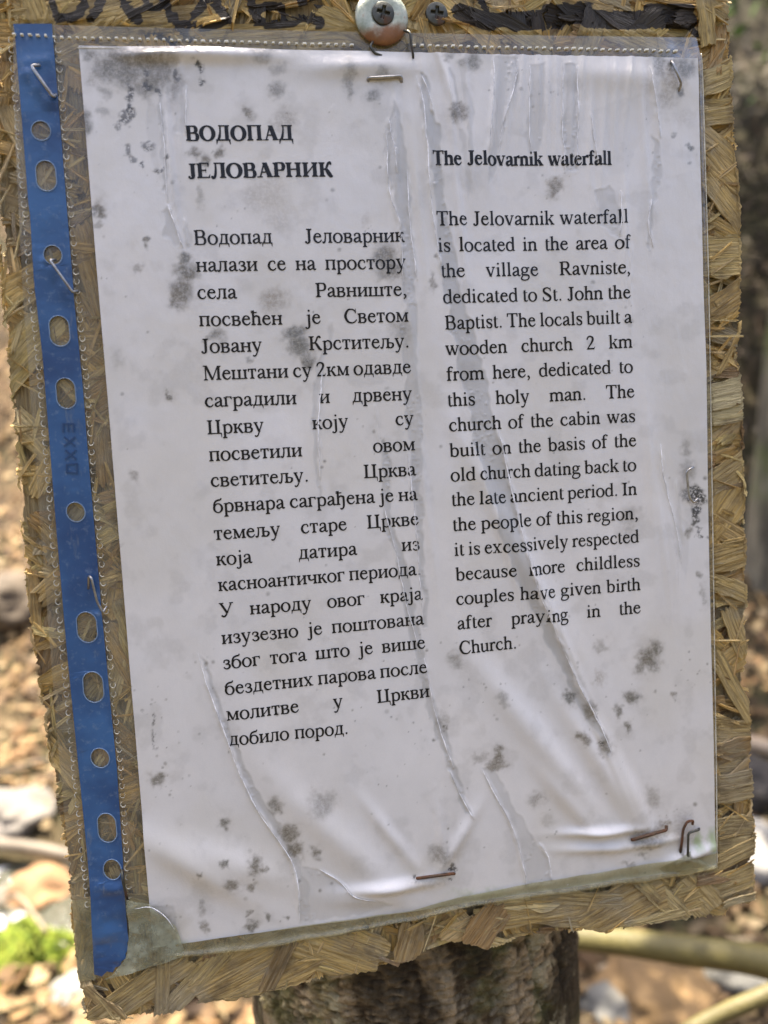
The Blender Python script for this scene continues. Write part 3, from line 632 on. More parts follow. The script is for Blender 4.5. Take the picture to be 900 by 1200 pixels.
NX, NY = 516, 728
gx, gy = np.meshgrid(np.linspace(0, 210, NX), np.linspace(-1.0, 297, NY))
X0, Y0 = gx.ravel(), gy.ravel()
PX, PY = Pj(X0, Y0, 0)
wet, rim = wetmap(PX, PY)
Z0 = surf(X0, Y0, (wet, rim))
ch = [np.zeros(X0.shape) for _ in range(3)]
wx = PX + (fbm(PX / 5, PY / 5, 41, 3) - .5) * 9 + (fbm(PX / 14, PY / 14, 43, 3) - .5) * 12; wy = PY + (fbm(PX / 5, PY / 5, 47, 3) - .5) * 9 + (fbm(PX / 14, PY / 14, 49, 3) - .5) * 12
for cx, cy, rx, ry, s, c in MOULD:
    if c != 1: rx, ry, s = rx * 1.14, ry * 1.14, min(1, s * 1.3)
    if c == 0 and max(rx, ry) > 6:                       # a faint brown tide round the bigger spots
        m = (abs(PX - cx) < rx * 2.2 + 8) & (abs(PY - cy) < ry * 2.2 + 8); d = np.hypot((wx[m] - cx) / rx, (wy[m] - cy) / ry); ch[2][m] = np.maximum(ch[2][m], .30 * s * sstep(1.9, .6, d))
    m = (abs(PX - cx) < rx * 1.6 + 8) & (abs(PY - cy) < ry * 1.6 + 8)
    d = np.hypot((wx[m] - cx) / rx, (wy[m] - cy) / ry)
    ch[c][m] = np.maximum(ch[c][m], s * (.9 if c == 0 else 1) * sstep(1.32, .3 if c != 1 else .55, d))
def blobs(L):
    a = np.zeros(X0.shape)
    for cx, cy, rx, ry, s in L:
        a = np.maximum(a, s * sstep(1.1, .2, np.hypot((wx - cx) / rx, (wy - cy) / ry)))
    return a
# stray specks all over the sheet, thicker near the wet creases
for k in range(420):
    if k % 6 == 0: qx, qy, qs = rng.uniform(100, 830), rng.uniform(70, 1090), rng.uniform(6, 45)
    cx, cy = qx + rng.normal(0, qs), qy + rng.normal(0, qs); r = rng.uniform(.7, 1.6) if rng.random() < .8 else rng.uniform(1.6, 3.2)
    m = (abs(PX - cx) < 8) & (abs(PY - cy) < 8)
    if m.any(): ch[0][m] = np.maximum(ch[0][m], rng.uniform(.25, .8) * sstep(1.3, .3, np.hypot(PX[m] - cx, PY[m] - cy) / r))
ch[0] = np.maximum(ch[0], .14 * sstep(.56, .74, fbm(PX / 26, PY / 26, 66, 4)))
yel = np.maximum(blobs(YELLOW), (.34 * sstep(.42, .72, fbm(PX / 80, PY / 110, 68, 3))))
marks = np.stack([ch[0], ch[1], np.clip(wet, 0, 1)], 1); tints = np.stack([ch[2], yel, blobs(ALGAE)], 1)
ORI = (105.0, 148.5, 0.0)
paper = sign_obj('paper_notice', np.stack([X0, Y0, Z0], 1), grid_faces(NX, NY), M['paper'], ORI, attrs={'marks': marks, 'tints': tints})
tag(paper, 'mould spotted white sheet printed in two columns, Serbian and English, inside the plastic sleeve', 'notice')

# ------------------------------------------------------------------ the print, line by line
EM = 7.06
H1 = [('ВОДОПАД', 218.5, 166.2, 343.5, 165.5), ('ЈЕЛОВАРНИК', 221.5, 210, 390, 208)]
H2 = [('The Jelovarnik waterfall', 507.3, 194.7, 713.2, 195)]
B1 = [('Водопад Јеловарник', 227.7, 287.7, 473.3, 284.3), ('налази се на простору', 230.7, 319.3, 475, 315.7), ('села Равниште,', 232, 351.3, 476.2, 347.3), ('посвећен је Светом', 234.3, 383, 477.7, 377.7), ('Јовану Крститељу.', 236.7, 414.3, 479.2, 407.7), ('Мештани су 2км одавде', 239, 446.3, 481, 437.5), ('саградили и дрвену', 240.7, 477.7, 482.3, 469), ('Цркву коју су', 243.3, 509.3, 484.3, 497.7), ('посветили овом', 246, 540.7, 485.7, 527.7), ('светитељу. Црква', 247.7, 570.7, 486.7, 557), ('брвнара саграђена је на', 250.5, 600.8, 488.5, 585.8), ('темељу старе Цркве', 251.7, 632.7, 490, 614.7), ('која датира из', 254.3, 662.3, 491, 644), ('касноантичког периода.', 256.7, 692.3, 492.8, 673), ('У народу овог краја', 258, 722.7, 494.3, 702), ('изузезно је поштована', 260.7, 754.2, 496, 731), ('због тога што је више', 262.3, 783.3, 497.7, 759), ('бездетних парова после', 264.3, 813.3, 500, 787.7), ('молитве у Цркви', 266.3, 843.3, 502.7, 815.7), ('добило пород.', 269.3, 872.3, 407.7, 858.2)]
B2 = [('The Jelovarnik waterfall', 511.7, 265, 733.3, 263), ('is located in the area of', 513.3, 295.7, 736, 292.7), ('the village Ravniste,', 516.7, 325.7, 736.5, 321.7), ('dedicated to St. John the', 519, 356.3, 736.7, 350.6), ('Baptist. The locals built a', 521, 386.7, 738.3, 379.3), ('wooden church 2 km', 522, 416.7, 739.3, 408), ('from here, dedicated to', 523.3, 446.7, 740, 437), ('this holy man. The', 524.3, 476.7, 741.7, 466), ('church of the cabin was', 525.7, 506, 742.7, 494.7), ('built on the basis of the', 527, 535.7, 744, 523), ('old church dating back to', 528, 564.3, 744.3, 551.7), ('the late ancient period. In', 529, 593, 745, 579.7), ('the people of this region,', 530.3, 622.3, 746.7, 608), ('it is excessively respected', 532, 651.3, 747.3, 635.3), ('because more childless', 534, 680.3, 748.3, 663.3), ('couples have given birth', 534.3, 708.7, 749, 691), ('after praying in the', 535.7, 737.3, 749.3, 718), ('Church.', 537.7, 766, 605, 759.3)]
for nm, lab, lines, bold in (('heading', 'bold Serbian heading in two lines of capitals', H1, True), ('heading', 'bold English heading in one line', H2, True), ('paragraph', 'Serbian text in Cyrillic letters', B1, False), ('paragraph', 'English text', B2, False)):
    mb = MB()
    for tx, x0, y0, x1, y1 in lines:
        last = len(tx.split()) < 3 and tx in ('добило пород.', 'Church.')
        q = set_line(mb, tx, U(x0 - .7, y0), U(x1 + .5, y1), EM, bold, justify=not (bold or last))
        if DEBUG: print('LINE', tx, [round(float(v), 3) for v in q])
    P = np.array(mb.v, float); zz = surf(P[:, 0], P[:, 1]) + .11 + .0004 * (np.arange(len(P)) % 40)
    o = sign_obj(nm, np.column_stack([P, zz]), mb.f, M['ink'], ORI, parent=paper, smooth=False)
    o['label'] = lab

# ------------------------------------------------------------------ the board: a slab of pressed wood strands
ZB = -1.9
OUT_PX = [(-8,-40),(0,28),(2,100),(1,180),(3,250),(8,343),(14,450),(24,560),(30,640),(34,690),(40,735),(52,812),(63,890),(74,950),(84,1030),(90,1100),(104,1187),(143,1188),(200,1180),(233,1170),(282,1163),(378,1142),(415,1136),(462,1126),(499,1112),(513,1101),(560,1103),(579,1107),(607,1096),(690,1082),(705,1088),(735,1080),(796,1072),(847,1069),(855,1059),(879,1056),(879,1000),(876,880),(871,770),(868,640),(866,520),(863,400),(862,250),(857,190),(853,110),(851,40),(847,0),(846,-40)]
OUT = np.array([U(x, y, ZB) for x, y in OUT_PX])
def dense(P, step):
    o = []
    n = len(P)
    for i in range(n):
        a, b = np.array(P[i]), np.array(P[(i + 1) % n]); k = max(1, int(np.linalg.norm(b - a) / step))
        for j in range(k): o.append(a + (b - a) * j / k)
    return np.array(o)
OD = dense(OUT, 1.2)
OD = OD + (rng.random(OD.shape) - .5) * 1.0 + np.stack([fbm(OD[:, 0] / 5, OD[:, 1] / 5, 71) - .5, fbm(OD[:, 0] / 5, OD[:, 1] / 5, 73) - .5], 1) * 2.0
SLEEVE_PX = [(15,28),(60,29),(200,33),(400,37),(600,41),(816,44),(822,70),(828,300),(833,600),(838,900),(838,1018),(799,1026),(753,1033),(700,1037),(660,1047),(600,1052),(555,1060),(490,1075),(430,1087),(300,1111),(213,1119),(167,1134),(113,1147),(92,1152),(84,1050),(66,850),(46,600),(27,350),(17,150)]
SLV = np.array([U(x, y, -.5) for x, y in SLEEVE_PX])
INK = [([(58,-12),(61,6),(66,20),(84,22),(96,12),(101,-10)], 7), ([(122,-12),(116,8),(107,21)], 7.5), ([(138,-12),(148,6),(161,23)], 7.5), ([(166,-8),(171,9),(185,10),(195,0)], 6), ([(190,-12),(198,12),(206,28),(222,46)], 6.5), ([(170,44),(180,40),(192,44),(208,54)], 4),
       ([(243,-12),(238,4),(228,18)], 7), ([(248,-10),(256,8),(266,24)], 8), ([(214,26),(238,33),(263,28)], 4.5), ([(294,-14),(296,12),(303,24),(318,29),(333,27),(335,16),(327,7),(310,8),(298,14)], 7), ([(354,-14),(355,16)], 8), ([(341,25),(352,20),(366,21),(376,27)], 8), ([(366,-10),(371,4)], 9),
       ([(540,14),(556,20),(572,26)], 13), ([(562,-4),(572,18),(578,34)], 5), ([(574,24),(610,22),(650,19),(700,20)], 11.5), ([(640,10),(690,8)], 7), ([(690,22),(730,24),(770,22),(806,24)], 14), ([(760,10),(808,10)], 8), ([(800,24),(816,40)], 5), ([(600,34),(660,30)], 4)]
def inkmap(px, py):
    a = np.zeros(px.shape)
    for P, w in INK:
        d, _ = line_dist(px, py, P); a = np.maximum(a, sstep(w * .8 + 1.2, w * .8 - 2.0, d))
    return a
BV, BF, BFib, BTint, BInk = [], [], [], [], []; bcount = 0
def add_strand(cx, cy, ang, L, W, z, tu, tv, bend, tint, nu=22, nv=9, clampin=True, thick=.7, zfree=False, rag=1.6):
    global bcount
    u = np.linspace(-1, 1, nu); v = np.linspace(-1, 1, nv); uu, vv = np.meshgrid(u, v)
    s = int(rng.integers(1e6))
    e1 = (vnoise(vv * nv * .8 + 9, vv * 0 + s % 97, s) - .5) * rag * 2; e0 = (vnoise(vv * nv * .8 + 3, vv * 0 + s % 89, s + 1) - .5) * rag * 2
    taper = 1 - .25 * abs(uu) ** 3 * rng.random()
    lu = uu * L / 2 + np.where(uu > 0, e1 * uu ** 4, e0 * uu ** 4); lv = vv * W / 2 * taper + (fbm(uu * 2 + s % 31, vv * 0, s, 2) - .5) * W * .22
    c, sn = math.cos(ang), math.sin(ang); x = cx + lu * c - lv * sn; y = cy + lu * sn + lv * c
    zz = z + tu * lu + tv * lv + bend * (lu / 10) ** 2 + (vnoise(uu * .8 + s % 53, vv * nv * .55, s + 2) - .5) * .5
    P = np.stack([x.ravel(), y.ravel()], 1)
    d = poly_sdf(P[:, 0], P[:, 1], OUT)
    if d.max() < 0: return
    if clampin:
        for k in np.nonzero(d < 0)[0]:
            best = None
            A = OUT; B = np.roll(OUT, -1, 0); ab = B - A; t = np.clip(((P[k] - A) * ab).sum(1) / (ab * ab).sum(1), 0, 1); q = A + ab * t[:, None]
            i = np.argmin(((q - P[k]) ** 2).sum(1)); out = P[k] - q[i]; r = np.linalg.norm(out)
            P[k] = q[i] + out / max(r, 1e-6) * min(r, rng.random() ** 2 * 1.5)
    zz = zz.ravel()
    under = poly_sdf(P[:, 0], P[:, 1], SLV)
    lim = np.where(under > -1, -.85, 1.6 if zfree else .6); zz = np.minimum(zz, lim); zz = np.maximum(zz, -6)
    per = np.concatenate([np.arange(nu), np.arange(1, nv) * nu + nu - 1, (nv - 1) * nu + np.arange(nu - 2, -1, -1), np.arange(nv - 2, 0, -1) * nu])
    V = np.column_stack([P, zz]); S = V[per].copy(); S[:, 2] -= thick
    n = len(V); m = len(per); f = grid_faces(nu, nv); j = np.arange(m); f2 = np.stack([per[j], n + j, n + (j + 1) % m, per[(j + 1) % m]], 1)
    fib = np.stack([lu.ravel() + s % 977, lv.ravel() + s % 613, np.zeros(n)], 1)
    px, py = Pj(P[:, 0], P[:, 1], zz)
    ink = inkmap(px, py) if py.min() < 60 else np.zeros(n)
    BV.append(np.concatenate([V, S])); BF.append(np.concatenate([f, f2]) + bcount); BFib.append(np.concatenate([fib, fib[per] * 1.0]))
    BTint.append(np.tile(tint, (n + m, 1))); BInk.append(np.concatenate([ink, ink[per]])); bcount += n + m
TINTS = [(.70, .45, .12), (.62, .37, .09), (.80, .55, .19), (.70, .51, .24), (.48, .26, .065), (.44, .37, .23), (.80, .62, .28), (.20, .10, .035), (.62, .47, .16)]
TW = np.array([5, 5, 4, 3, 3, 1.2, 2, 1.3, 3]); TW = TW / TW.sum()
def margin_point():
    while True:
        x = rng.uniform(OUT[:, 0].min(), OUT[:, 0].max()); y = rng.uniform(OUT[:, 1].min(), OUT[:, 1].max())
        if 18 < x < 192 and 18 < y < 280: continue
        if poly_sdf(np.array([x]), np.array([y]), OUT)[0] > -2: return x, y
NSTR = 1500
for i in range(NSTR):
    x, y = margin_point(); k = i / NSTR
    tint = np.array(TINTS[rng.choice(len(TINTS), p=TW)]) * rng.uniform(.75, 1.35)
    big = rng.random()
    L = rng.uniform(8, 22) if big < .75 else rng.uniform(20, 38); W = rng.uniform(1.8, 6) if big < .75 else rng.uniform(6, 13)
    right = x > 195
    ang = rng.normal(0.25, .55) if right else rng.uniform(0, math.pi)
    add_strand(x, y, ang, L, W, -4.2 + 2.9 * k + rng.uniform(-.4, .4), rng.normal(0, .06), rng.normal(0, .20), rng.normal(0, .15), tint)
for i in range(700):   # loose slivers and torn fibres
    x, y = margin_point(); tint = np.array(TINTS[rng.choice(len(TINTS), p=TW)]) * rng.uniform(.9, 1.35)
    add_strand(x, y, rng.normal(.3, .7) if x > 195 else rng.uniform(0, math.pi), rng.uniform(5, 18), rng.uniform(.35, 1.3), rng.uniform(-1.6, .3), rng.normal(0, .09), 0, rng.normal(0, .5), tint, nu=12, nv=4, thick=.3, zfree=True, rag=1.0)
# strands laid as the photograph shows them
for px, py, a, L, W, tint, z in [(842,92,20,26,9,(.55,.46,.26),.2),(845,190,-40,40,13,(.44,.32,.14),.1),(850,225,-50,34,12,(.46,.34,.16),.2),(846,130,8,22,9,(.42,.33,.16),-.2),(846,300,2,24,15,(.54,.43,.22),.3),(853,350,30,30,9,(.40,.28,.12),-.1),(850,462,8,24,10,(.52,.49,.38),.4),(852,485,5,24,7,(.50,.46,.33),.3),(850,555,30,18,9,(.36,.28,.15),.3),(848,585,50,30,18,(.47,.33,.12),0),(855,625,-32,30,8,(.42,.29,.12),.2),(856,650,12,24,11,(.44,.32,.14),.3),(858,690,-25,24,7,(.50,.38,.17),.5),(862,740,-70,20,7,(.44,.33,.16),.2),(856,800,-62,34,6,(.46,.35,.17),.4),(860,860,-10,30,13,(.45,.34,.17),.2),(862,922,4,26,11,(.28,.23,.15),.3),(862,975,0,24,14,(.40,.33,.2),.4),(850,1005,18,40,7,(.42,.33,.18),.5),(835,1040,12,50,9,(.44,.34,.17),.2),(868,1052,6,14,3,(.6,.5,.3),1.0),
                             (300,1133,20,46,24,(.50,.36,.16),.2),(390,1112,-28,38,20,(.54,.40,.18),.5),(330,1120,60,28,6,(.22,.15,.08),.6),(228,1150,42,34,7,(.46,.36,.18),.5),(190,1150,85,26,5,(.38,.28,.13),.6),(158,1165,30,44,10,(.42,.32,.16),.3),(480,1105,70,16,10,(.36,.24,.11),.4),(570,1085,50,18,12,(.32,.19,.085),.6),(620,1070,0,40,9,(.50,.37,.17),.3),(690,1065,-10,46,14,(.44,.34,.18),.2),(770,1045,-48,34,8,(.46,.37,.2),.6),(730,1062,20,34,16,(.42,.31,.15),.3),(765,1075,6,24,3.5,(.55,.46,.27),1.0),(815,1050,-50,20,14,(.42,.33,.18),.3),(40,8,-75,24,7,(.46,.35,.16),.2),(90,10,12,40,8,(.50,.39,.2),.2),(140,22,28,48,4,(.52,.41,.22),.5),(190,30,8,40,10,(.46,.36,.18),.1),(300,45,5,60,10,(.52,.42,.23),.2),(420,40,-20,30,8,(.5,.4,.2),.1),(600,35,-25,30,6,(.56,.47,.28),.3),(690,42,70,18,9,(.5,.4,.22),.2),(740,42,-20,26,10,(.54,.45,.27),.2),(826,22,-82,18,6,(.5,.39,.19),.6),(838,8,-30,12,6,(.44,.34,.16),.5)]:
    x, y = U(px, py, -1); add_strand(x, y, R_(a), L, W, z - .6, rng.normal(0, .015), rng.normal(0, .05), rng.normal(0, .05), np.array(tint) * (1.3, 1.22, .9), zfree=True)
# the slab behind them
n = len(OD); front = np.column_stack([OD, np.full(n, -4.0)]); back = np.column_stack([OD, np.full(n, -15.0)])
mid1 = np.column_stack([OD + (rng.random((n, 2)) - .5) * 1.2, np.full(n, -7.5)]); mid2 = np.column_stack([OD + (rng.random((n, 2)) - .5) * 1.2, np.full(n, -11.0)])
SV = np.concatenate([front, mid1, mid2, back]); SF = []
for q in range(3):
    for i in range(n): SF.append((q * n + i, q * n + (i + 1) % n, (q + 1) * n + (i + 1) % n, (q + 1) * n + i))
bverts = np.concatenate(BV + [SV]); bf = np.concatenate(BF + [np.array(SF) + bcount])
fib = np.concatenate(BFib + [np.column_stack([SV[:, 1], SV[:, 2] * 3, SV[:, 0]])]); tint = np.concatenate(BTint + [np.tile((.34, .25, .12), (len(SV), 1))]); ink = np.concatenate(BInk + [np.zeros(len(SV))])
allf = [tuple(f) for f in bf.tolist()]
allf += [tuple(bcount + i for i in t[::-1]) for t in tessellate_polygon([[Vector((p[0], p[1], 0)) for p in OD]])]
allf += [tuple(bcount + 3 * n + i for i in t) for t in tessellate_polygon([[Vector((p[0], p[1], 0)) for p in OD]])]
board = sign_obj('strand_board', bverts, allf, M['strand'], (105.0, 148.5, ZB), attrs={'fibre': fib, 'tint': tint, 'ink': ink}, smooth=False)
tag(board, 'pressed wood strand board with black marker scrawl along its top edge, nailed to the post', 'sign board')
# ------------------------------------------------------------------ the plastic sleeve round the sheet
def interp_x(P, y):
    P = sorted(P, key=lambda q: q[1]); return np.interp(y, [q[1] for q in P], [q[0] for q in P])
def interp_y(P, x):
    return np.interp(x, [q[0] for q in P], [q[1] for q in P])
SL = [(15.5,28),(17.5,40),(33,237),(35,250),(40,333),(50,417),(58,517),(66,620),(78,760),(92,900),(107,1050),(111,1140)]
SRt = [(61,28),(62,40),(77.5,232),(79,250),(88,360),(97,450),(104,540),(110,610),(122,745),(137,900),(145,1020),(150,1090)]
sleeve = sign_empty('plastic_sleeve', ORI)
tag(sleeve, 'clear punched document sleeve with blue binding strip, stapled round the notice', 'plastic sleeve')
SD = dense(SLV, 6)
sign_obj('back_film', np.column_stack([SD, np.full(len(SD), -.5)]), [tuple(t) for t in tessellate_polygon([[Vector((p[0], p[1], 0)) for p in SD]])], M['film'], ORI, parent=sleeve, smooth=False)

# blue strip with its punched holes: a fine grid whose cells in the holes are left out, rims snapped to the hole outline
HOLES = [(48,153,11.5,11.5),(54,206,12,18),(62,299,11,11.5),(70,388,12,18),(77.5,461,11.5,18),(89,600,11,11.5),(102,735,12,18),(109.5,805,12,18),(117.5,888,11,11.5),(125.5,970,11,17),(132,1018,10.5,11.5)]
yl = [28 + (1140 - 28) * i / 130 for i in range(131)]
outl = [(interp_x(SL, y), y) for y in yl]; outr = [(interp_x(SRt, y), y) for y in yl if y < 1092] + [(151.5,1098),(149.5,1104),(151,1110),(147.5,1116),(148,1121),(143,1124),(142,1130),(136,1131),(133,1137),(126,1136),(120,1142)]
outline = outl + outr[::-1]
loops = [[U(x, y) for x, y in outline]]
for cx, cy, rx, ry in HOLES:
    h = []
    for k in range(36):
        a = 2 * math.pi * k / 36; dx, dy = math.cos(a) * rx, math.sin(a)
        yy = cy + (ry * dy if ry - rx < 3 else dy * rx + math.copysign(ry - rx, dy))
        h.append(U(cx + dx + (yy - cy) * .09, yy))
    loops.append(h)
flat = [p for l in loops for p in l]
tris = tessellate_polygon([[Vector((p[0], p[1], 0)) for p in l] for l in loops])
import bmesh
bm = bmesh.new(); vs = [bm.verts.new((p[0], p[1], 0)) for p in flat]
for t in tris:
    try: bm.faces.new([vs[i] for i in t])
    except ValueError: pass
for _ in range(5):
    es = [e for e in bm.edges if e.calc_length() > 3.2]
    if es: bmesh.ops.subdivide_edges(bm, edges=es, cuts=1)
    bmesh.ops.triangulate(bm, faces=bm.faces[:])
bmesh.ops.recalc_face_normals(bm, faces=bm.faces[:])
bm.verts.ensure_lookup_table(); bm.normal_update()
SVv = np.array([v.co[:] for v in bm.verts]); SFf = [tuple(v.index for v in (f.verts if f.normal.z > 0 else reversed(f.verts))) for f in bm.faces]; bm.free()
spx, spy = Pj(SVv[:, 0], SVv[:, 1], 0)
sz = .1 + .7 * (fbm(SVv[:, 0] / 30, SVv[:, 1] / 45, 91, 3) - .5) + sstep(985, 1060, spy) * (1.0 + 1.8 * (fbm(spx / 16, spy / 14, 93, 3) - .5))
for (x0, y0, x1, y1), h in (((36, 82, 64, 118), 1.0), ((58, 302, 86, 345), .8), ((128, 1035, 150, 1036), 1.2), ((104, 672, 124, 718), .5), ((30, 70, 60, 66), .4)):
    d, _ = line_dist(spx + 4, spy - 4, [(x0, y0), (x1, y1)]); sz += h * np.exp(-(d / 6) ** 2)
t = NT('blue_polypropylene'); v = t.coord(); n = t.noise(v, 45, 4, .55); f = t.noise(v, 420, 5, .65); dg = t.attr('depth', True)
n0 = t.noise(v, 17, 4, .6); c = t.mix(t.rng(n0, .33, .66), (.006, .036, .125), (.024, .092, .235)); c = t.mix(t.rng(n, .45, .7, 0, .5), c, (.040, .14, .33)); c = t.mix(t.rng(f, .53, .72, 0, .4), c, (.15, .21, .29)); c = t.mix(t.rng(t.noise(t.mapping(v, (1, .25, 1)), 160, 5, .7), .58, .70, 0, .45), c, (.14, .17, .20)); c = t.mix(t.math('MULTIPLY', dg, .75), c, (.012, .035, .09))
t.p(Base_Color=c, Roughness=.5, Specular_IOR_Level=.3, Coat_Weight=.6, Coat_Roughness=.12, Normal=t.bump(n, .3, .0015)); t.l.new(t.bump(t.math('ADD', n, t.math('MULTIPLY', f, .08)), .5, .003), t.b.inputs['Coat Normal'])
M['blue'] = t.m
# moulded letters on the strip, read downwards
EX = []
for k, chs in enumerate('EXXO'):
    cy = 497 + k * 15.5; cx = 80 + (cy - 490) * .09
    if chs == 'E': EX += [[(cx + 6, cy), (cx + 6, cy + 9)]] and [[(cx - 6, cy), (cx + 6, cy)], [(cx + 6, cy), (cx + 6, cy + 9)], [(cx, cy), (cx, cy + 8)], [(cx - 6, cy), (cx - 6, cy + 9)]]
    if chs == 'X': EX += [[(cx + 6, cy), (cx - 6, cy + 10)], [(cx - 6, cy), (cx + 6, cy + 10)]]
    if chs == 'O': EX += [[(cx - 6, cy + 1), (cx - 6, cy + 10), (cx + 6, cy + 11), (cx + 6, cy), (cx - 6, cy + 1)]]
strip = sign_obj('binding_strip', np.column_stack([SVv[:, :2], sz]), SFf, M['blue'], ORI, parent=sleeve, attrs={'depth': np.zeros(len(SVv))})
strip['label'] = 'blue strip with eleven punched holes'
mb = MB()
for P in EX:
    Q = [np.array(U(x, y)) for x, y in P]
    for a, b in zip(Q[:-1], Q[1:]):
        d = b - a; L = np.linalg.norm(d); nn = np.array([-d[1], d[0]]) / L * .27; e = d / L * .2
        base = [a - e + nn, a - e - nn, b + e - nn, b + e + nn]
        pz = [float(.55 + .7 * (fbm(np.array([q[0] / 30]), np.array([q[1] / 45]), 91, 3)[0] - .5) - .12 + .02 * (len(mb.v) % 5)) for q in base]
        mb.add([(q[0], q[1], z) for q, z in zip(base, pz)], [(3, 2, 1, 0)])
M['rim'] = simple('worn_pale_blue_plastic', (.16, .24, .36), .4, var=.5, scale=300)
M['emboss'] = plain('moulded_blue_lettering', (.010, .043, .125), .5)
sign_obj('moulded_lettering', mb.v, mb.f, M['emboss'], ORI, parent=strip, smooth=False)
for h in loops[1:]:                                        # the worn rim of each punched hole
    hx = np.array(h + h[:2]); hq = Pj(hx[:, 0], hx[:, 1], 0); hz_ = .16 + .7 * (fbm(hx[:, 0] / 30, hx[:, 1] / 45, 91, 3) - .5) + sstep(985, 1060, hq[1]) * 1.0
    V, Fc = tube(np.column_stack([hx, hz_]), .17, 6, False); sign_obj('hole_rim', V, Fc, M['rim'], ORI, parent=strip)
mb = MB()
for (EDG, off) in ((SL, -5.0), (SRt, 4.5)):
    y = 47.0
    while y < 1062:
        x = interp_x(EDG, y) + off + rng.uniform(-.4, .4); X, Y = U(x, y); a0 = rng.uniform(1.2, 1.9) if off < 0 else rng.uniform(1.6, 2.6)
        sw = rng.uniform(2.8, 5.2); th = rng.uniform(.5, 1.05)
        pts = [(X + .82 * math.cos(a0 + sw * k / 11), Y + .98 * math.sin(a0 + sw * k / 11), .12 + .1 * math.sin(k)) for k in range(12)]
        rr = [.05 + .15 * th * math.sin(math.pi * k / 11) * rng.uniform(.7, 1.1) for k in range(12)]
        V, Fc = tube(pts, rr, 5); mb.add(V, Fc); y += 11.45 - y * .0008
sign_obj('weld_seam', mb.v, mb.f, M['weld'], ORI, parent=sleeve)
PERF = [(15, 41), (60, 43), (167, 45.5), (213, 47), (300, 49.5), (396, 52), (502, 53.2), (684, 57), (797, 59.5)]
mb = MB(); x = 17.0
while x < 800:
    y = interp_y(PERF, x) + rng.uniform(-.4, .4)
    if not (416 < x < 477):
        w = rng.uniform(1.6, 2.6); h = rng.uniform(.9, 1.5)
        P = [U(x - w, y - h), U(x + w, y - h), U(x + w, y + h), U(x - w, y + h)]; zt = .35 if x > 62 else 1.0
        q = [(p[0], p[1], zt) for p in P] + [(p[0], p[1], -.45) for p in P]; mx = np.mean([p[0] for p in P]); my = np.mean([p[1] for p in P])
        q[:4] = [(mx + (p[0] - mx) * .7, my + (p[1] - my) * .7, p[2]) for p in q[:4]]
        mb.add(q, [(3, 2, 1, 0), (0, 1, 5, 4), (1, 2, 6, 5), (2, 3, 7, 6), (3, 0, 4, 7)])
    x += 9.15 + (x > 600) * -.6 + rng.uniform(-.3, .3)
M['perf'] = plain('milky_plastic', (.80, .78, .66), .4)
sign_obj('perforated_seam', mb.v, mb.f, M['perf'], ORI, parent=sleeve, smooth=False)

def SF_(x, y): X, Y = U(x, y); return float(surf(np.array([X]), np.array([Y]))[0])
# bottom seam, lower left corner and the crumpled lower right corner
TOPE = [(206,1104),(280,1094),(360,1081),(481,1063),(541,1048),(616,1033),(700,1020),(753,1010),(799,1003),(838,998)]
BOTE = [(206,1121),(300,1111),(430,1087),(490,1075),(555,1060),(600,1053),(660,1047),(700,1038),(753,1033),(799,1026),(838,1018)]
nu, nv = 240, 12; V = []
for j in range(nv):
    for i in range(nu):
        s = j / (nv - 1); x = 206 + (838 - 206) * i / (nu - 1); y = interp_y(TOPE, x) * (1 - s) + interp_y(BOTE, x) * s + s * 2.2 * (vnoise(np.array([x / 22]), np.array([0.]), 5)[0] - .5)
        X, Y = U(x, y); z = max(1.15, SF_(x, y) + .45 if s < .95 else 0) + 1.1 * math.exp(-((s - .80) / .16) ** 2) + .7 * (fbm(np.array([x / 26]), np.array([s * 1.5]), 77, 3)[0] - .5) - .5 * s
        V.append((X, Y, z))
sign_obj('bottom_seam', V, grid_faces(nu, nv)[:, ::-1], M['edge_film'], ORI, parent=sleeve)
V = []; nu, nv = 60, 50
LT = [(149,1050),(152,1090),(149,1118),(134,1138),(122,1146)]; RT = [(176,1056),(207,1082),(216,1108),(215,1118),(206,1121)]
for j in range(nv):
    for i in range(nu):
        s = j / (nv - 1) * 4; k = min(int(s), 3); f = s - k; a = np.array(LT[k]) * (1 - f) + np.array(LT[k + 1]) * f; b = np.array(RT[k]) * (1 - f) + np.array(RT[k + 1]) * f
        q = a + (b - a) * i / (nu - 1); X, Y = U(*q)
        V.append((X, Y, 1.6 + 2.6 * (fbm(np.array([q[0] / 17]), np.array([q[1] / 20]), 78, 3)[0] - .5) + 1.2 * math.exp(-((q[1] - 1062) / 9) ** 2)))
M['frost'] = film_material('clouded_damp_plastic', .36, (.80, .82, .70), (.40, .42, .31))
sign_obj('clouded_corner', V, grid_faces(nu, nv)[:, ::-1], M['frost'], ORI, parent=sleeve)
V = []; nu, nv = 8, 40
for j in range(nv):
    for i in range(nu):
        y = 1054 + (1149 - 1054) * j / (nv - 1); xl = np.interp(y, [1050, 1152], [84, 92]); xr = interp_x(SL, y) + 1; x = xl + (xr - xl) * i / (nu - 1); X, Y = U(x, y); V.append((X, Y, .15 + .9 * math.sin(i * .9) * .4))
sign_obj('torn_margin', V, grid_faces(nu, nv)[:, ::-1], M['edge_film'], ORI, parent=sleeve)
pk = [((803,1003), 3.4)] + [((776,1021), 1.0), ((770,1016), 1.2), ((782,1009), 1.8), ((797,1001), 2.0), ((806,995), 1.7), ((816,1003), 1.5), ((828,1012), 1.0), ((835,1017), .4), ((815,1019), 1.4), ((803,1022), 2.4), ((790,1022), 1.2)]
V = [(*U(*p), z) for p, z in pk]; sign_obj('crumpled_corner', V, [(0, i, i % 11 + 1)[::-1] for i in range(1, 12)], M['edge_film'], ORI, parent=sleeve, smooth=False)
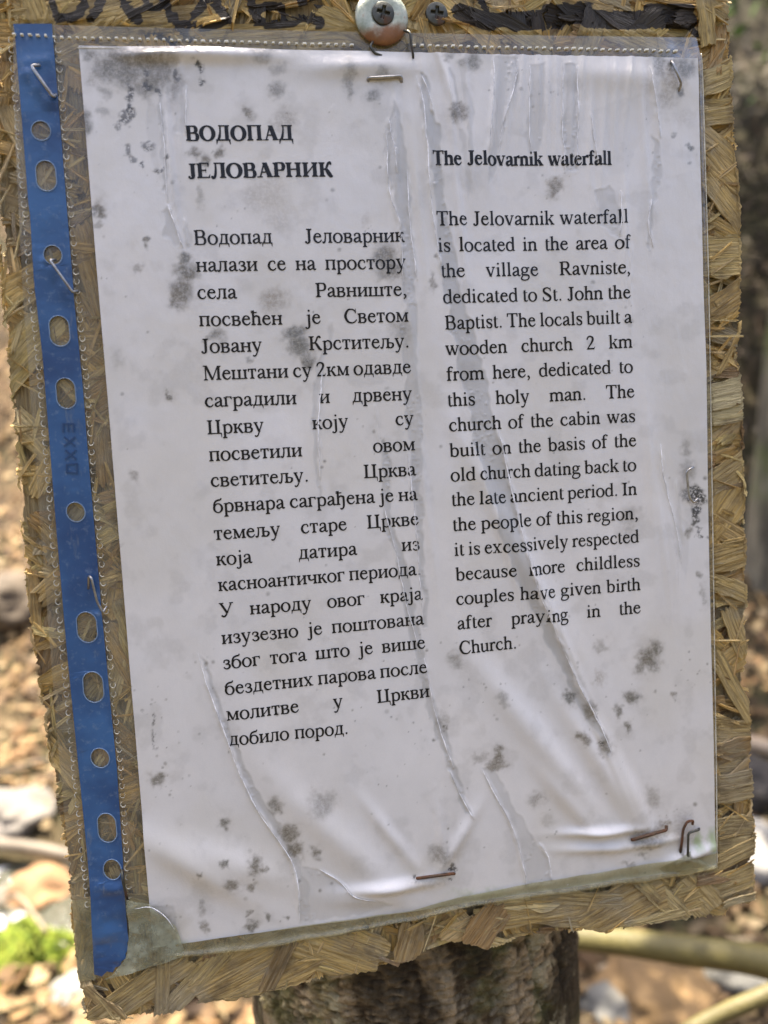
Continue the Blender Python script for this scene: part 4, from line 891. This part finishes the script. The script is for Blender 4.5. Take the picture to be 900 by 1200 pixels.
# raised lines where the film has come away from the paper
for P, hw, h in [(l[0], l[1], l[2]) for l in LIFT]:
    if h < .33: continue
    Q = catmull([U(x, y) for x, y in P], 12); Q = Q + np.column_stack([(fbm(Q[:, 1] / 3.0, Q[:, 0] * 0, 55, 2) - .5) * .5, np.zeros(len(Q))])
    zz = surf(Q[:, 0], Q[:, 1]) + .02; tt = np.linspace(0, 1, len(Q)); wv = .5 + .9 * vnoise(tt * 9 + h * 40, tt * 0, 4)
    V, Fc = tube(np.column_stack([Q, zz]), (.03 + h * .36 * wv ** 1.6 * np.clip(np.minimum(tt, 1 - tt) * 8, 0, 1)), 6)
    sign_obj('film_crease', V, Fc, M['crease'], ORI, parent=sleeve)
# clear right and lower edges, catching the light
Q = np.array([U(x, y) for x, y in [(820.5,64),(822,90),(825,190),(829,330),(833,560),(836,760),(838.5,930),(839,1015)]])
V, Fc = tube(np.column_stack([catmull(list(Q), 10), np.full(71, .7)]), .22, 6); sign_obj('edge_weld', V, Fc, M['weld'], ORI, parent=sleeve)
Q = np.array([U(x, y) for x, y in [(91,57),(250,59.5),(412,62)]] ); V, Fc = tube(np.column_stack([catmull(list(Q), 10), np.full(21, .5)]), .12, 6); sign_obj('edge_weld', V, Fc, M['weld'], ORI, parent=sleeve)

for Pc in ([(158,1060),(178,1058),(196,1070),(206,1084)],):
    Q = catmull([U(x, y) for x, y in Pc], 10); V, Fc = tube(np.column_stack([Q, 2.6 + .5 * fbm(Q[:, 0] / 2, Q[:, 1] / 2, 3, 2)]), .16 * np.sin(np.linspace(.05, math.pi - .05, len(Q))) + .02, 6)
    sign_obj('film_crease', V, Fc, M['crease'], ORI, parent=sleeve)
# ------------------------------------------------------------------ staples, washer, screws
def wire(label, pts, mat, r=.5, name='staple', group=None, cat='staple'):
    P = []
    for x, y, z in pts:
        X, Y = U(x, y); P.append((X, Y, z))
    Q = []
    for i in range(len(P)):                                  # tight bends, straight between
        a = np.array(P[i])
        if 0 < i < len(P) - 1:
            p0 = np.array(P[i - 1]); p1 = np.array(P[i + 1]); d0 = np.linalg.norm(p0 - a); d1 = np.linalg.norm(p1 - a); k = min(.9, d0 * .3, d1 * .3)
            s, e = a + (p0 - a) / d0 * k, a + (p1 - a) / d1 * k
            for t_ in (0, .5, 1): Q.append((1 - t_) ** 2 * s + 2 * t_ * (1 - t_) * a + t_ * t_ * e)
        else: Q.append(a)
    V, Fc = tube(Q, r, 10); o = np.array(P).mean(0)
    ob = sign_obj(name, V, Fc, mat, tuple(o)); return tag(ob, label, cat, group)
GS = 'staples holding the sleeve to the board'
wire('shiny slanting staple in the top end of the blue strip', [(48,78,.9),(38.5,80.5,1.9),(64,117,2.1),(66,112,.5)], M['steel'], .52, group=GS)
wire('slanting staple below a round hole in the blue strip', [(66,305,.2),(60,306,1.5),(87,344,1.9),(91,341,.3)], M['steel'], .42, group=GS)
wire('bent staple with a raised hook beside the right edge of the blue strip', [(104,690,.3),(105,674,1.2),(109,676,2.4),(115,704,1.6),(122,717,1.6),(125,710,.2)], M['steel'], .38, group=GS)
wire('dark upright staple by the lowest hole of the blue strip', [(143,1018,.4),(145,1027,2.2),(148,1040,2.2),(150,1053,.8)], M['dark_steel'], .42, group=GS)
z = SF_(450, 95); wire('level bright staple in the paper below the washer', [(431,97,z - .6),(431,94.5,z + .6),(469,92.5,z + .7),(470,97,z - .5)], M['steel'], .58, group=GS)
z = SF_(480, 66); wire('twisted dark wire staple squeezed under the washer', [(447,67,z),(438,65,z + .7),(433,57,z + .6),(440,44,.3),(462,38,.3),(474,38,1.2),(479,43,2.6),(480,54,z + 1.6),(483,68,z + .9),(484,70,z - .4)], M['dark_steel'], .42, group=GS)
z = SF_(790, 92); wire('curved staple in the mouldy top right corner of the paper', [(784,73,z - .5),(784.5,78,z + .9),(788,90,z + 1.6),(794,102,z + 1.2),(793,110,z - .6)], M['steel'], .45, group=GS)
z = SF_(803, 565); wire('sprung staple in the black mould on the right edge of the paper', [(808,547,z + 1.8),(800,552,z + 1.5),(802,572,z + 1.6),(803,583,z + 1.9),(809,589,z + 1.4),(813,583,z + 1.8)], M['steel'], .42, group=GS)
z = SF_(508, 1022); wire('rusty level staple at the bottom middle of the paper', [(486,1026,z - .5),(488,1025,z + .6),(529,1019,z + .9),(531,1021,z - .2)], M['rusty'], .55, group=GS)
z = SF_(757, 974); wire('dark rusted staple lying level near the bottom right of the paper', [(737,981,z - .3),(740,979,z + .6),(776,968,z + .8),(777,964,z)], M['rusty'], .6, group=GS)
z = SF_(798, 978); wire('rusty hooked staple standing upright in the bottom right corner', [(796,1000,z - .3),(796,985,z + 1.0),(797,968,z + 1.4),(801,959,z + 1.8),(808,958,z + 1.7),(808,963,z + 1.2)], M['rusty'], .5, group=GS)
z = SF_(803, 985); wire('dark bracket shaped staple beside the rusty hooked one', [(818,970,z + .1),(816,970,z + 1.0),(803,973,z + 1.5),(802.5,1002,z + 1.5),(812,1001,z + .6)], M['dark_steel'], .45, group=GS)

X, Y = U(447, 22, 0); prof = [(3.2, .2), (3.2, 1.35), (4.2, 1.6), (6.0, 1.55), (7.6, 1.25), (8.6, .7), (8.95, .1), (8.6, -.35), (3.2, -.35)]
V = []; n = 72
for r, z in prof:
    for k in range(n): a = 2 * math.pi * k / n; V.append((X + r * math.cos(a), Y + r * math.sin(a), z + .45))
Fc = [(i * n + k, i * n + (k + 1) % n, (i + 1) % len(prof) * n + (k + 1) % n, (i + 1) % len(prof) * n + k) for i in range(len(prof)) for k in range(n)]
t = NT('zinc_washer_with_rust'); v = t.coord(); sx = t.n.new('ShaderNodeSeparateXYZ'); t.l.new(v, sx.inputs[0]); n1 = t.noise(v, 420, 6, .65); n2 = t.noise(v, 140, 4, .6)
k = t.rng(t.math('ADD', t.math('MULTIPLY', sx.outputs[1], -95), t.math('MULTIPLY', t.math('SUBTRACT', n2, .5), 1.1)), .18, .60); k2 = t.rng(n1, .58, .72, 0, .5)
c = t.mix(t.rng(n1, .3, .7), (.27, .31, .25), (.46, .48, .40)); c = t.mix(t.math('MAXIMUM', k, k2), c, t.mix(n1, (.10, .045, .02), (.30, .13, .045)))
t.p(Base_Color=c, Metallic=t.rng(k, 0, 1, .45, .05), Roughness=t.rng(n2, .3, .7, .42, .65), Normal=t.bump(n1, .5, .0004)); M['washer'] = t.m
tag(sign_obj('washer', V, [f[::-1] for f in Fc], M['washer'], (X, Y, .45)), 'round zinc washer stained with rust, clamping the top edge of the sleeve', 'washer')
def screw(px, py, r, z, label, rot):
    X, Y = U(px, py, 0); n = 64; V = []; c, s = math.cos(rot), math.sin(rot)
    for j in range(n):
        for i in range(n):
            u, w = 2 * i / (n - 1) - 1, 2 * j / (n - 1) - 1
            x = u * math.sqrt(1 - w * w / 2); y = w * math.sqrt(1 - u * u / 2); d = math.hypot(x, y)
            a, b = x * c - y * s, x * s + y * c
            arm = max(min(1, (.17 - abs(a)) / .07) * (abs(b) < .56), min(1, (.17 - abs(b)) / .07) * (abs(a) < .56), min(1, (.27 - abs(a) - abs(b)) / .05) if abs(a) + abs(b) < .30 else 0, 0)
            h = .9 * (1 - d * d * .55) - 1.3 * arm * (1 - d * .6) - max(0, d - .93) * 9
            V.append((X + x * r, Y + y * r, z + h))
    f = grid_faces(n, n); o = sign_obj('screw', V, f, M['dark_steel'], (X, Y, z)); return tag(o, label, 'screw', 'cross head screws')
screw(448, 19, 3.9, 1.7, 'dark cross head screw in the middle of the washer', .25)
screw(512, 15.5, 3.9, -.3, 'blackened cross head screw sunk into the board right of the washer', .1)

# ------------------------------------------------------------------ the post the board is nailed to
RP = 56.0; ZC = -15.2 - RP
xl, yl_ = U(304, 1160, ZC + 8); xr, _ = U(687, 1160, ZC + 8)
PXC = (xl + xr) / 2; RP = (xr - xl) / 2 * 1.085; ZC = -15.4 - RP
na = 460; ys = np.concatenate([np.linspace(70, -2, 20), np.linspace(-3, -75, 150), np.linspace(-80, -1150, 60)])
A, YY = np.meshgrid(np.linspace(0, 2 * math.pi, na, endpoint=False), ys); cA = np.cos(A) * 3.2; sA = np.sin(A) * 3.2
def bark_noise(a, b, c, sc):
    o = np.empty(a.size)
    for i, (x, y, z) in enumerate(zip(a.ravel(), b.ravel(), c.ravel())): o[i] = mnoise.noise((x * sc, y * sc, z * sc))
    return o.reshape(a.shape)
b1 = bark_noise(cA, sA, YY / 60, 1.5); b2 = bark_noise(cA + 7, sA, YY / 38, 3.4); b3 = bark_noise(cA, sA + 5, YY / 13, 8.0)
depth = np.clip(.62 - 1.9 * np.clip(.22 - abs(b1), 0, .22) - 1.5 * np.clip(.16 - abs(b2), 0, .16) + .28 * b3 + .15 * b2, 0, 1)
rr = RP * (1 + .02 * np.cos(2 * A + 1)) - 3.8 * (1 - depth) + .6 * b3 + .8
V = np.stack([PXC + rr * np.sin(A), YY, ZC + rr * np.cos(A) - 1.0], -1).reshape(-1, 3)
i = np.arange(na * len(ys)).reshape(len(ys), na); f = np.stack([i[:-1], np.roll(i, -1, 1)[:-1], np.roll(i, -1, 1)[1:], i[1:]], -1).reshape(-1, 4)[:, ::-1]
fl = [tuple(q) for q in f.tolist()] + [tuple(range(na))]
post = sign_obj('wooden_post', V, fl, M['bark'], (PXC, -1150.0, ZC), attrs={'depth': depth.ravel()})
tag(post, 'thick old log post with dark cracked bark, standing behind the board', 'post')
# ------------------------------------------------------------------ the gully behind: ground, stream, leaves, stones, branches, trees
def hill(x, y):
    x = np.asarray(x, float); y = np.asarray(y, float)
    z = .08 * (fbm(x / 1.3, y / 1.3, 201, 4) - .5) + .03 * (fbm(x / .22, y / .22, 203, 3) - .5)
    bank = 1.9 - .25 * x
    s = np.clip(y - bank, 0, None); z = z + .42 * s + .5 * np.clip(s - 1.2, 0, 7.0) + .9 * (fbm(x / 2.2, y / 2.2, 205, 4) - .5) * np.clip(s / 2, 0, 1)
    bk = np.clip(-1.2 - y, 0, 9); z = z + .70 * bk + .5 * (fbm(x / 1.8, y / 1.8, 209, 3) - .5) * np.clip(bk, 0, 1)  # added bank behind the camera, hides low sky so light falls from above
    z = z + .10 * np.exp(-((y - bank + .0) / .25) ** 2) * (fbm(x / .5, y / .5, 206) - .2)
    ch_ = np.exp(-(((y - 1.62 - .10 * np.sin(x * 2.0)) / .20) ** 2)) * sstep(.25, -.5, x) ; z = z - .10 * ch_
    return z
def lin(a, b, n): return np.linspace(a, b, n)
xs = np.concatenate([-np.geomspace(60, 4, 26)[:-1], lin(-4, 4, 240), np.geomspace(4, 60, 26)[1:]]); ysg = np.concatenate([-np.geomspace(60, 2, 22)[:-1], lin(-2, 8, 300), np.geomspace(8, 80, 26)[1:]])
GX, GY = np.meshgrid(xs, ysg); GZ = hill(GX, GY)
t = NT('forest_soil'); v = t.coord(); a = t.noise(v, 1.7, 5, .6); b = t.noise(v, 14, 6, .65); c_ = t.noise(v, 70, 5, .65)
c = t.mix(t.rng(b, .35, .65), (.030, .021, .013), (.12, .08, .045)); c = t.mix(t.rng(c_, .48, .7), c, (.20, .145, .085)); c = t.mix(t.rng(a, .42, .62, 0, .8), c, (.032, .034, .014))
sy = t.n.new('ShaderNodeSeparateXYZ'); t.l.new(v, sy.inputs[0]); c = t.mix(t.math('MULTIPLY', t.rng(sy.outputs[0], .3, .9), t.rng(sy.outputs[1], 2.3, 3.0, 0, .85)), c, t.mix(b, (.009, .009, .004), (.034, .029, .012))); c = t.mix(t.rng(sy.outputs[1], -.6, -1.6), c, t.mix(c_, (.030, .029, .017), (.070, .062, .042)))   # right slope's shade painted in; added bank behind darkened to dull its bounce
t.p(Base_Color=c, Roughness=.95, Normal=t.bump(t.math('ADD', b, t.math('MULTIPLY', c_, .4)), .9, .04), Specular_IOR_Level=.2)
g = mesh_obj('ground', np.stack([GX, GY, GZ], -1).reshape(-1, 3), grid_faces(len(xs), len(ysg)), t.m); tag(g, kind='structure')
def hz(x, y): return float(hill(np.array([x]), np.array([y]))[0])
def on_ground(px, py):
    o, d = ray(px, py); s = .4
    while s < 30:
        p = o + d * s
        if p.z < hz(p.x, p.y): return p, s
        s += .01 + s * .004
    return o + d * 30, 30
# stream
sx_ = lin(-4, .35, 120); sy_ = lin(-.20, .20, 16); V = []
for j in sy_:
    for x in sx_: V.append((x, 1.62 + .10 * math.sin(x * 2) + j, hz(x, 1.62 + .10 * math.sin(x * 2)) + .035 + .022 * (float(fbm(np.array([x * 9]), np.array([j * 14]), 211, 3)[0]) - .5)))
t = NT('running_water'); v = t.coord(); n = t.noise(v, 26, 5, .6); f = t.noise(v, 9, 4, .6)
c = t.mix(t.rng(f, .46, .60), (.05, .05, .035), (.80, .80, .78)); t.p(Base_Color=c, Roughness=t.rng(f, .46, .60, .06, .35), IOR=1.33, Normal=t.bump(n, .9, .02))  # white patches in the colour stand in for glare on the water
tag(mesh_obj('stream', V, grid_faces(120, 16), t.m), kind='structure')
# dead leaves
def leaf_mesh(name, N, area, size, cols, mat, seed, lift=(.004, .03)):
    r = np.random.default_rng(seed); V = np.zeros((N, 8, 3)); Fc = np.zeros((N, 3, 4), np.int32); C = np.zeros((N, 8, 3))
    tpl = np.array([(-.5, -.06), (-.22, -.26), (.15, -.27), (.5, -.03), (.5, .03), (.15, .27), (-.22, .26), (-.5, .06)]); q = np.array([(0, 1, 6, 7), (1, 2, 5, 6), (2, 3, 4, 5)])
    x, y = area(r, N); z = hill(x, y); e = .03
    gx_ = (hill(x + e, y) - hill(x - e, y)) / (2 * e); gy_ = (hill(x, y + e) - hill(x, y - e)) / (2 * e)
    s = r.uniform(*size, N); an = r.uniform(0, 2 * np.pi, N); tx = r.normal(0, .35, N); ty = r.normal(0, .35, N); cu = r.uniform(.2, 1.4, N); lf = r.uniform(*lift, N)
    for k, (u, w) in enumerate(tpl):
        lx, ly = u * s, w * s; X = lx * np.cos(an) - ly * np.sin(an); Y = lx * np.sin(an) + ly * np.cos(an)
        V[:, k, 0] = x + X; V[:, k, 1] = y + Y; V[:, k, 2] = z + gx_ * X + gy_ * Y + tx * X + ty * Y + lf + cu * (w * w) * s * 1.2 + .3 * cu * u * u * s
    cols = np.array(cols); C[:] = (cols[r.integers(len(cols), size=N)] * (r.uniform(.65, 1.25, N) * (1 - .78 * sstep(2.3, 3.0, y) * sstep(.2, .8, x) - .55 * sstep(1.75, 1.5, y) * sstep(.25, .45, x)))[:, None])[:, None, :]   # shade on the right-hand side is put into the leaf tint
    Fc = (q[None] + (np.arange(N) * 8)[:, None, None]).reshape(-1, 4)
    return mesh_obj(name, V.reshape(-1, 3), Fc, mat, attrs={'tint': C.reshape(-1, 3)})
def leafmat(name, trans=.25):
    t = NT(name); c = t.attr('tint'); n = t.noise(t.coord(), 90, 4, .6); cc = t.mix(t.rng(n, .3, .7, 0, .5), c, t.mix(.5, c, (.03, .02, .012)))
    tl = t.node('ShaderNodeBsdfTranslucent', Color=cc); mx = t.node('ShaderNodeMixShader', Fac=trans); t.p(Base_Color=cc, Roughness=.7, Specular_IOR_Level=.3)
    t.l.new(t.b.outputs[0], mx.inputs[1]); t.l.new(tl.outputs[0], mx.inputs[2]); t.l.new(mx.outputs[0], t.out.inputs['Surface']); return t.m
def area_near(r, N):
    y = .5 + 4.5 * r.random(N) ** 1.2; x = r.normal(0, 1, N) * (.55 + .42 * y)
    k = (abs(y - 1.62) < .2) & (x < .1); y[k] += .3; return x, y
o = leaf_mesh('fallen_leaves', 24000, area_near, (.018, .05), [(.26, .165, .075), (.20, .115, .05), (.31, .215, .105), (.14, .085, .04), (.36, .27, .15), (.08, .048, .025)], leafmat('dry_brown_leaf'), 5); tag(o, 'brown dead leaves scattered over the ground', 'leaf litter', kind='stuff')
o['kind'] = 'stuff'
# stones
def stone(px, py, r, label, colr, squash=.7, sink=.35, name='rock', group=None):
    p, s = on_ground(px, py); bm = bmesh.new(); bmesh.ops.create_icosphere(bm, subdivisions=4, radius=1); off = Vector((px * .37, py * .11, 3))
    V = []
    for vv in bm.verts:
        n = vv.co.normalized(); d = 1 + .34 * mnoise.noise(n * 1.3 + off) + .14 * mnoise.noise(n * 3.5 + off) + .05 * mnoise.noise(n * 9 + off); V.append((n.x * r * d, n.y * r * d * .9, n.z * r * d * squash))
    Fc = [tuple(v.index for v in f.verts) for f in bm.faces]; bm.free()
    t = NT('stone_' + name); v = t.coord(); a = t.noise(v, 12 / r * .05, 5, .6); b = t.noise(v, 60 / r * .05, 5, .7)
    c = t.mix(t.rng(a, .3, .7), tuple(x * .55 for x in colr), colr); c = t.mix(t.rng(b, .5, .7, 0, .5), c, tuple(x * .35 for x in colr)); t.p(Base_Color=c, Roughness=.8, Normal=t.bump(b, .7, r * .08))
    o = mesh_obj(name, V, Fc, t.m); o.location = (p.x, p.y, p.z + r * squash * (1 - sink) * .6); return tag(o, label, 'rock', group)
stone(50, 1055, .085, 'rust brown boulder behind the bright green moss', (.30, .17, .08))
stone(85, 1172, .045, 'pale grey pebble on the leaf litter by the lower left corner of the sign', (.26, .25, .22))
stone(15, 1060, .05, 'small dark stone beside the rust brown boulder', (.16, .14, .11))
stone(872, 1010, .10, 'grey white stone right of the lower right corner of the board', (.27, .26, .245))
stone(885, 930, .09, 'dark hollowed stone above the grey white one', (.05, .042, .035))
stone(715, 1192, .055, 'white stone at the foot of the post', (.15, .145, .13))
stone(868, 1160, .07, 'light grey stone under the thick yellow branch', (.14, .135, .12))
stone(770, 1178, .11, 'orange brown stone under the thick yellow branch', (.22, .135, .055), .5)
stone(20, 960, .10, 'wet pale stone in the stream', (.2, .18, .155), .5)
stone(12, 720, .16, 'dark brown rock on the sunlit bank', (.10, .075, .05))
# moss
def moss(px, py, r, label):
    p, s = on_ground(px, py); N = 2600; rr_ = np.random.default_rng(9); a = rr_.uniform(0, 2 * np.pi, N); q = np.sqrt(rr_.random(N)); lob = 1 + .3 * np.sin(a * 3 + 1) + .15 * np.sin(a * 7)
    x = np.cos(a) * q * r * lob; y = np.sin(a) * q * r * .8 * lob; z = (1 - q ** 2) * r * .55 + .02 * (fbm(x / .03, y / .03, 5) - .5)
    V = np.zeros((N, 4, 3)); C = np.zeros((N, 4, 3)); an = rr_.uniform(0, 2 * np.pi, N); s_ = rr_.uniform(.006, .016, N); tl = rr_.uniform(.3, 1.2, N)
    for k, (u, w) in enumerate(((-.5, -.35), (.6, -.15), (.6, .15), (-.5, .35))):
        V[:, k, 0] = x + s_ * (u * np.cos(an) - w * np.sin(an)); V[:, k, 1] = y + s_ * (u * np.sin(an) + w * np.cos(an)); V[:, k, 2] = z + s_ * u * tl + .012 * (fbm(x / .018, y / .018, 6, 2) - .5)
    cols = np.array([(.17, .25, .02), (.25, .31, .03), (.09, .14, .018), (.30, .33, .05)]); C[:] = (cols[rr_.integers(4, size=N)])[:, None, :]
    o = mesh_obj('moss_clump', V.reshape(-1, 3), np.arange(N * 4).reshape(N, 4), leafmat('green_moss', .35), attrs={'tint': C.reshape(-1, 3)}); o.location = (p.x, p.y, p.z); return tag(o, label, 'moss')
moss(36, 1128, .11, 'bright green moss clump on the ground left of the sign')
# branches
def branch(pts, rads, label, colr, name='branch', cat='branch', seed=0, twigs=()):
    Q = catmull([np.array(p) for p in pts], 10); rd = np.interp(np.linspace(0, 1, len(Q)), np.linspace(0, 1, len(rads)), rads) * (1 + .10 * (vnoise(np.arange(len(Q)) / 3.0, np.zeros(len(Q)), seed) - .5))
    V, Fc = tube(Q - Q[0], rd, 14); t = NT('bare_' + name); v = t.coord(); a = t.noise(v, 30, 5, .6); b = t.noise(v, 160, 4, .6); c = t.mix(t.rng(a, .35, .65), tuple(x * .7 for x in colr), colr); c = t.mix(t.rng(b, .5, .7, 0, .4), c, tuple(x * .35 for x in colr)); t.p(Base_Color=c, Roughness=.6, Normal=t.bump(b, .4, .003))
    o = mesh_obj(name, V, Fc, t.m); o.location = Vector(Q[0]); return tag(o, label, cat)
def at(px, py, s): o, d = ray(px, py); return o + d * s
branch([at(560, 1095, .98), at(690, 1100, .95), at(790, 1112, .92), at(900, 1128, .88), at(1010, 1165, .84)], [.012, .013, .014, .015, .016], 'thick smooth yellow green branch running out from behind the post', (.105, .088, .024), seed=3)
branch([at(770, 1230, .80), at(830, 1195, .80), at(900, 1165, .80), at(990, 1130, .82)], [.006, .0065, .007, .007], 'thin yellow branch crossing the bottom right corner', (.12, .10, .032), seed=5)
p1, _ = on_ground(-60, 1005); p2, _ = on_ground(130, 1030); branch([p1 + Vector((-.3, .04, .05)), p1 + Vector((0, 0, .05)), (p1 + p2) / 2 + Vector((0, 0, .06)), p2 + Vector((0, 0, .05)), p2 + Vector((.3, 0, .06))], [.016, .018, .017, .016, .014], 'grey fallen branch lying across the stream left of the sign', (.13, .105, .075), seed=8)
p1, _ = on_ground(-30, 930); p2, _ = on_ground(70, 895); branch([p1 + Vector((0, 0, .02)), (p1 + p2) / 2 + Vector((0, 0, .035)), p2 + Vector((0, 0, .02))], [.004, .005, .004], 'thin dark twig above the stream', (.06, .045, .03), 'twig', 'twig', 9)
p1, _ = on_ground(0, 1075); p2, _ = on_ground(60, 1140); branch([p1 + Vector((0, 0, .03)), (p1 + p2) / 2 + Vector((0, 0, .12)), p2 + Vector((0, 0, .10))], [.004, .005, .004], 'pale twig leaning over the green moss', (.22, .17, .11), 'twig', 'twig', 10)
p1, _ = on_ground(700, 1150); p2, _ = on_ground(880, 1120); branch([p1 + Vector((0, 0, .03)), (p1 + p2) / 2 + Vector((0, 0, .05)), p2 + Vector((0, 0, .04))], [.005, .006, .005], 'pale brown stick on the dark litter behind the thick yellow branch', (.36, .28, .18), 'twig', 'twig', 11)
p1, _ = on_ground(840, 885); p2, _ = on_ground(920, 905); branch([p1 + Vector((0, 0, .04)), (p1 + p2) / 2 + Vector((0, 0, .06)), p2 + Vector((0, 0, .05))], [.02, .022, .02], 'pale broken branch on the bank right of the board', (.42, .32, .22), 'branch', 'branch', 12)
# trees up the slope: trunk with limbs, crown of small leaves (the crowns are above the picture and dapple the slope)
def tree(x, y, h, r, label, crown, seed, lean=(0, 0), barkc=(.20, .175, .14), mossy=True, n=2600, lobes=()):
    z0 = hz(x, y) - .4; rt = np.random.default_rng(seed); root = bpy.data.objects.new('tree', None); col.objects.link(root); root.location = (x, y, z0); tag(root, label, 'tree', 'trees on the slope')
    mb = MB(); k = np.linspace(0, 1, 26); P = np.column_stack([lean[0] * k + .05 * np.sin(k * 6 + seed), lean[1] * k + .05 * np.cos(k * 5 + seed) - .05, k * h]); rad = r * (1 - .7 * k) * (1 + .6 * np.exp(-k * 14))
    V, Fc = tube(P, rad, 16); V = [(np.array(q) + np.array(mnoise.noise_vector(Vector(q) * 9)) * r * .14) for q in V]; mb.add(V, Fc)
    tips = [P[-1]]
    for i in range(7):
        b0 = P[int(rt.integers(12, 25))]; a = rt.uniform(0, 2 * math.pi); L = rt.uniform(.8, 1.7); e = b0 + np.array([math.cos(a) * L, math.sin(a) * L, rt.uniform(.2, .9)]); m = (b0 + e) / 2 + np.array([0, 0, .15]); V, Fc = tube(catmull([b0, m, e], 6), np.linspace(r * .3, r * .06, 13), 7); mb.add(V, Fc); tips += [m, e]
    for lx, ly, lz in lobes:
        e = np.array([lx - x, ly - y, lz - z0]); b0 = P[int(rt.integers(13, 24))]; m = (b0 + e) / 2 + np.array([0, 0, .25]); V, Fc = tube(catmull([b0, m, e], 8), np.linspace(r * .38, r * .05, 17), 7); mb.add(V, Fc); tips += [e, e, e, m]
    t = NT('tree_bark'); v = t.coord(); a = t.noise(t.mapping(v, (1, 1, .25)), 22, 5, .65); b = t.noise(v, 3.0, 4, .6); c = t.mix(t.rng(a, .35, .65), tuple(q * .35 for q in barkc), barkc); c = t.mix(t.rng(b, .48, .66, 0, .8 if mossy else .1), c, (.10, .125, .03)); t.p(Base_Color=c, Roughness=.9, Normal=t.bump(a, .9, .03))
    mesh_obj('trunk', mb.v, mb.f, t.m, root)
    tips = np.array(tips); N = n; cc = np.array(crown[:3]); q = rt.normal(0, 1, (N, 3)); q /= np.linalg.norm(q, axis=1)[:, None]; q *= (rt.random(N) ** .45)[:, None]; tp = tips[rt.integers(len(tips), size=N)]
    ctr = tp + q * np.array(crown[3:6]) * .55 + rt.normal(0, .12, (N, 3)); keep = np.array([mnoise.noise(Vector(p_) * 1.6 + Vector((seed, 0, 0))) > -.18 for p_ in ctr]); ctr = ctr[keep]; N = len(ctr)
    V = np.zeros((N, 4, 3)); u = rt.normal(0, 1, (N, 3)); u /= np.linalg.norm(u, axis=1)[:, None]; w = np.cross(u, rt.normal(0, 1, (N, 3))); w /= np.linalg.norm(w, axis=1)[:, None]; s_ = rt.uniform(.045, .10, (N, 1))
    for k_, (a_, b_) in enumerate(((-.5, 0), (0, -.32), (.5, 0), (0, .32))): V[:, k_] = ctr + u * a_ * s_ + w * b_ * s_
    cols = np.array([(.06, .12, .025), (.09, .16, .03), (.045, .085, .02), (.13, .19, .045)]); C = np.repeat(cols[rt.integers(4, size=N)][:, None, :], 4, 1)
    mesh_obj('crown', V.reshape(-1, 3), np.arange(N * 4).reshape(N, 4), M['leaf'], root, attrs={'tint': C.reshape(-1, 3)}); return root
M['leaf'] = leafmat('green_tree_leaf', .4)
def stand(px, py, dist):
    o, d = ray(px, py); p = o + d * dist; return p.x, p.y
g1, _ = on_ground(886, 660)
tree(g1.x, g1.y, 4.2, .075, 'slim grey mossy tree seen along the right edge of the board', (0, 0, 0, 1.2, 1.2, .8), 3, (.25, .3), (.20, .175, .125), n=13000, lobes=[(-.1, 2.0, 3.2), (.25, 1.9, 3.2), (.55, 2.2, 3.3), (.2, 2.5, 3.4), (.6, 3.3, 3.8), (1.2, 3.6, 4.0), (1.5, 3.1, 3.8), (.0, 1.6, 3.1)])
tree(g1.x + 1.4, g1.y + 1.2, 5.0, .14, 'brown tree standing further right up the slope', (0, 0, 0, 1.4, 1.4, 1.0), 5, (-.3, .2), n=12000, lobes=[(1.6, 4.5, 4.4), (2.1, 4.2, 4.4), (1.2, 4.8, 4.6), (2.0, 5.2, 5.0), (1.5, 3.9, 4.2), (2.3, 4.8, 4.6), (1.3, 5.6, 5.0)])
if DEBUG: print('LINE', g1)
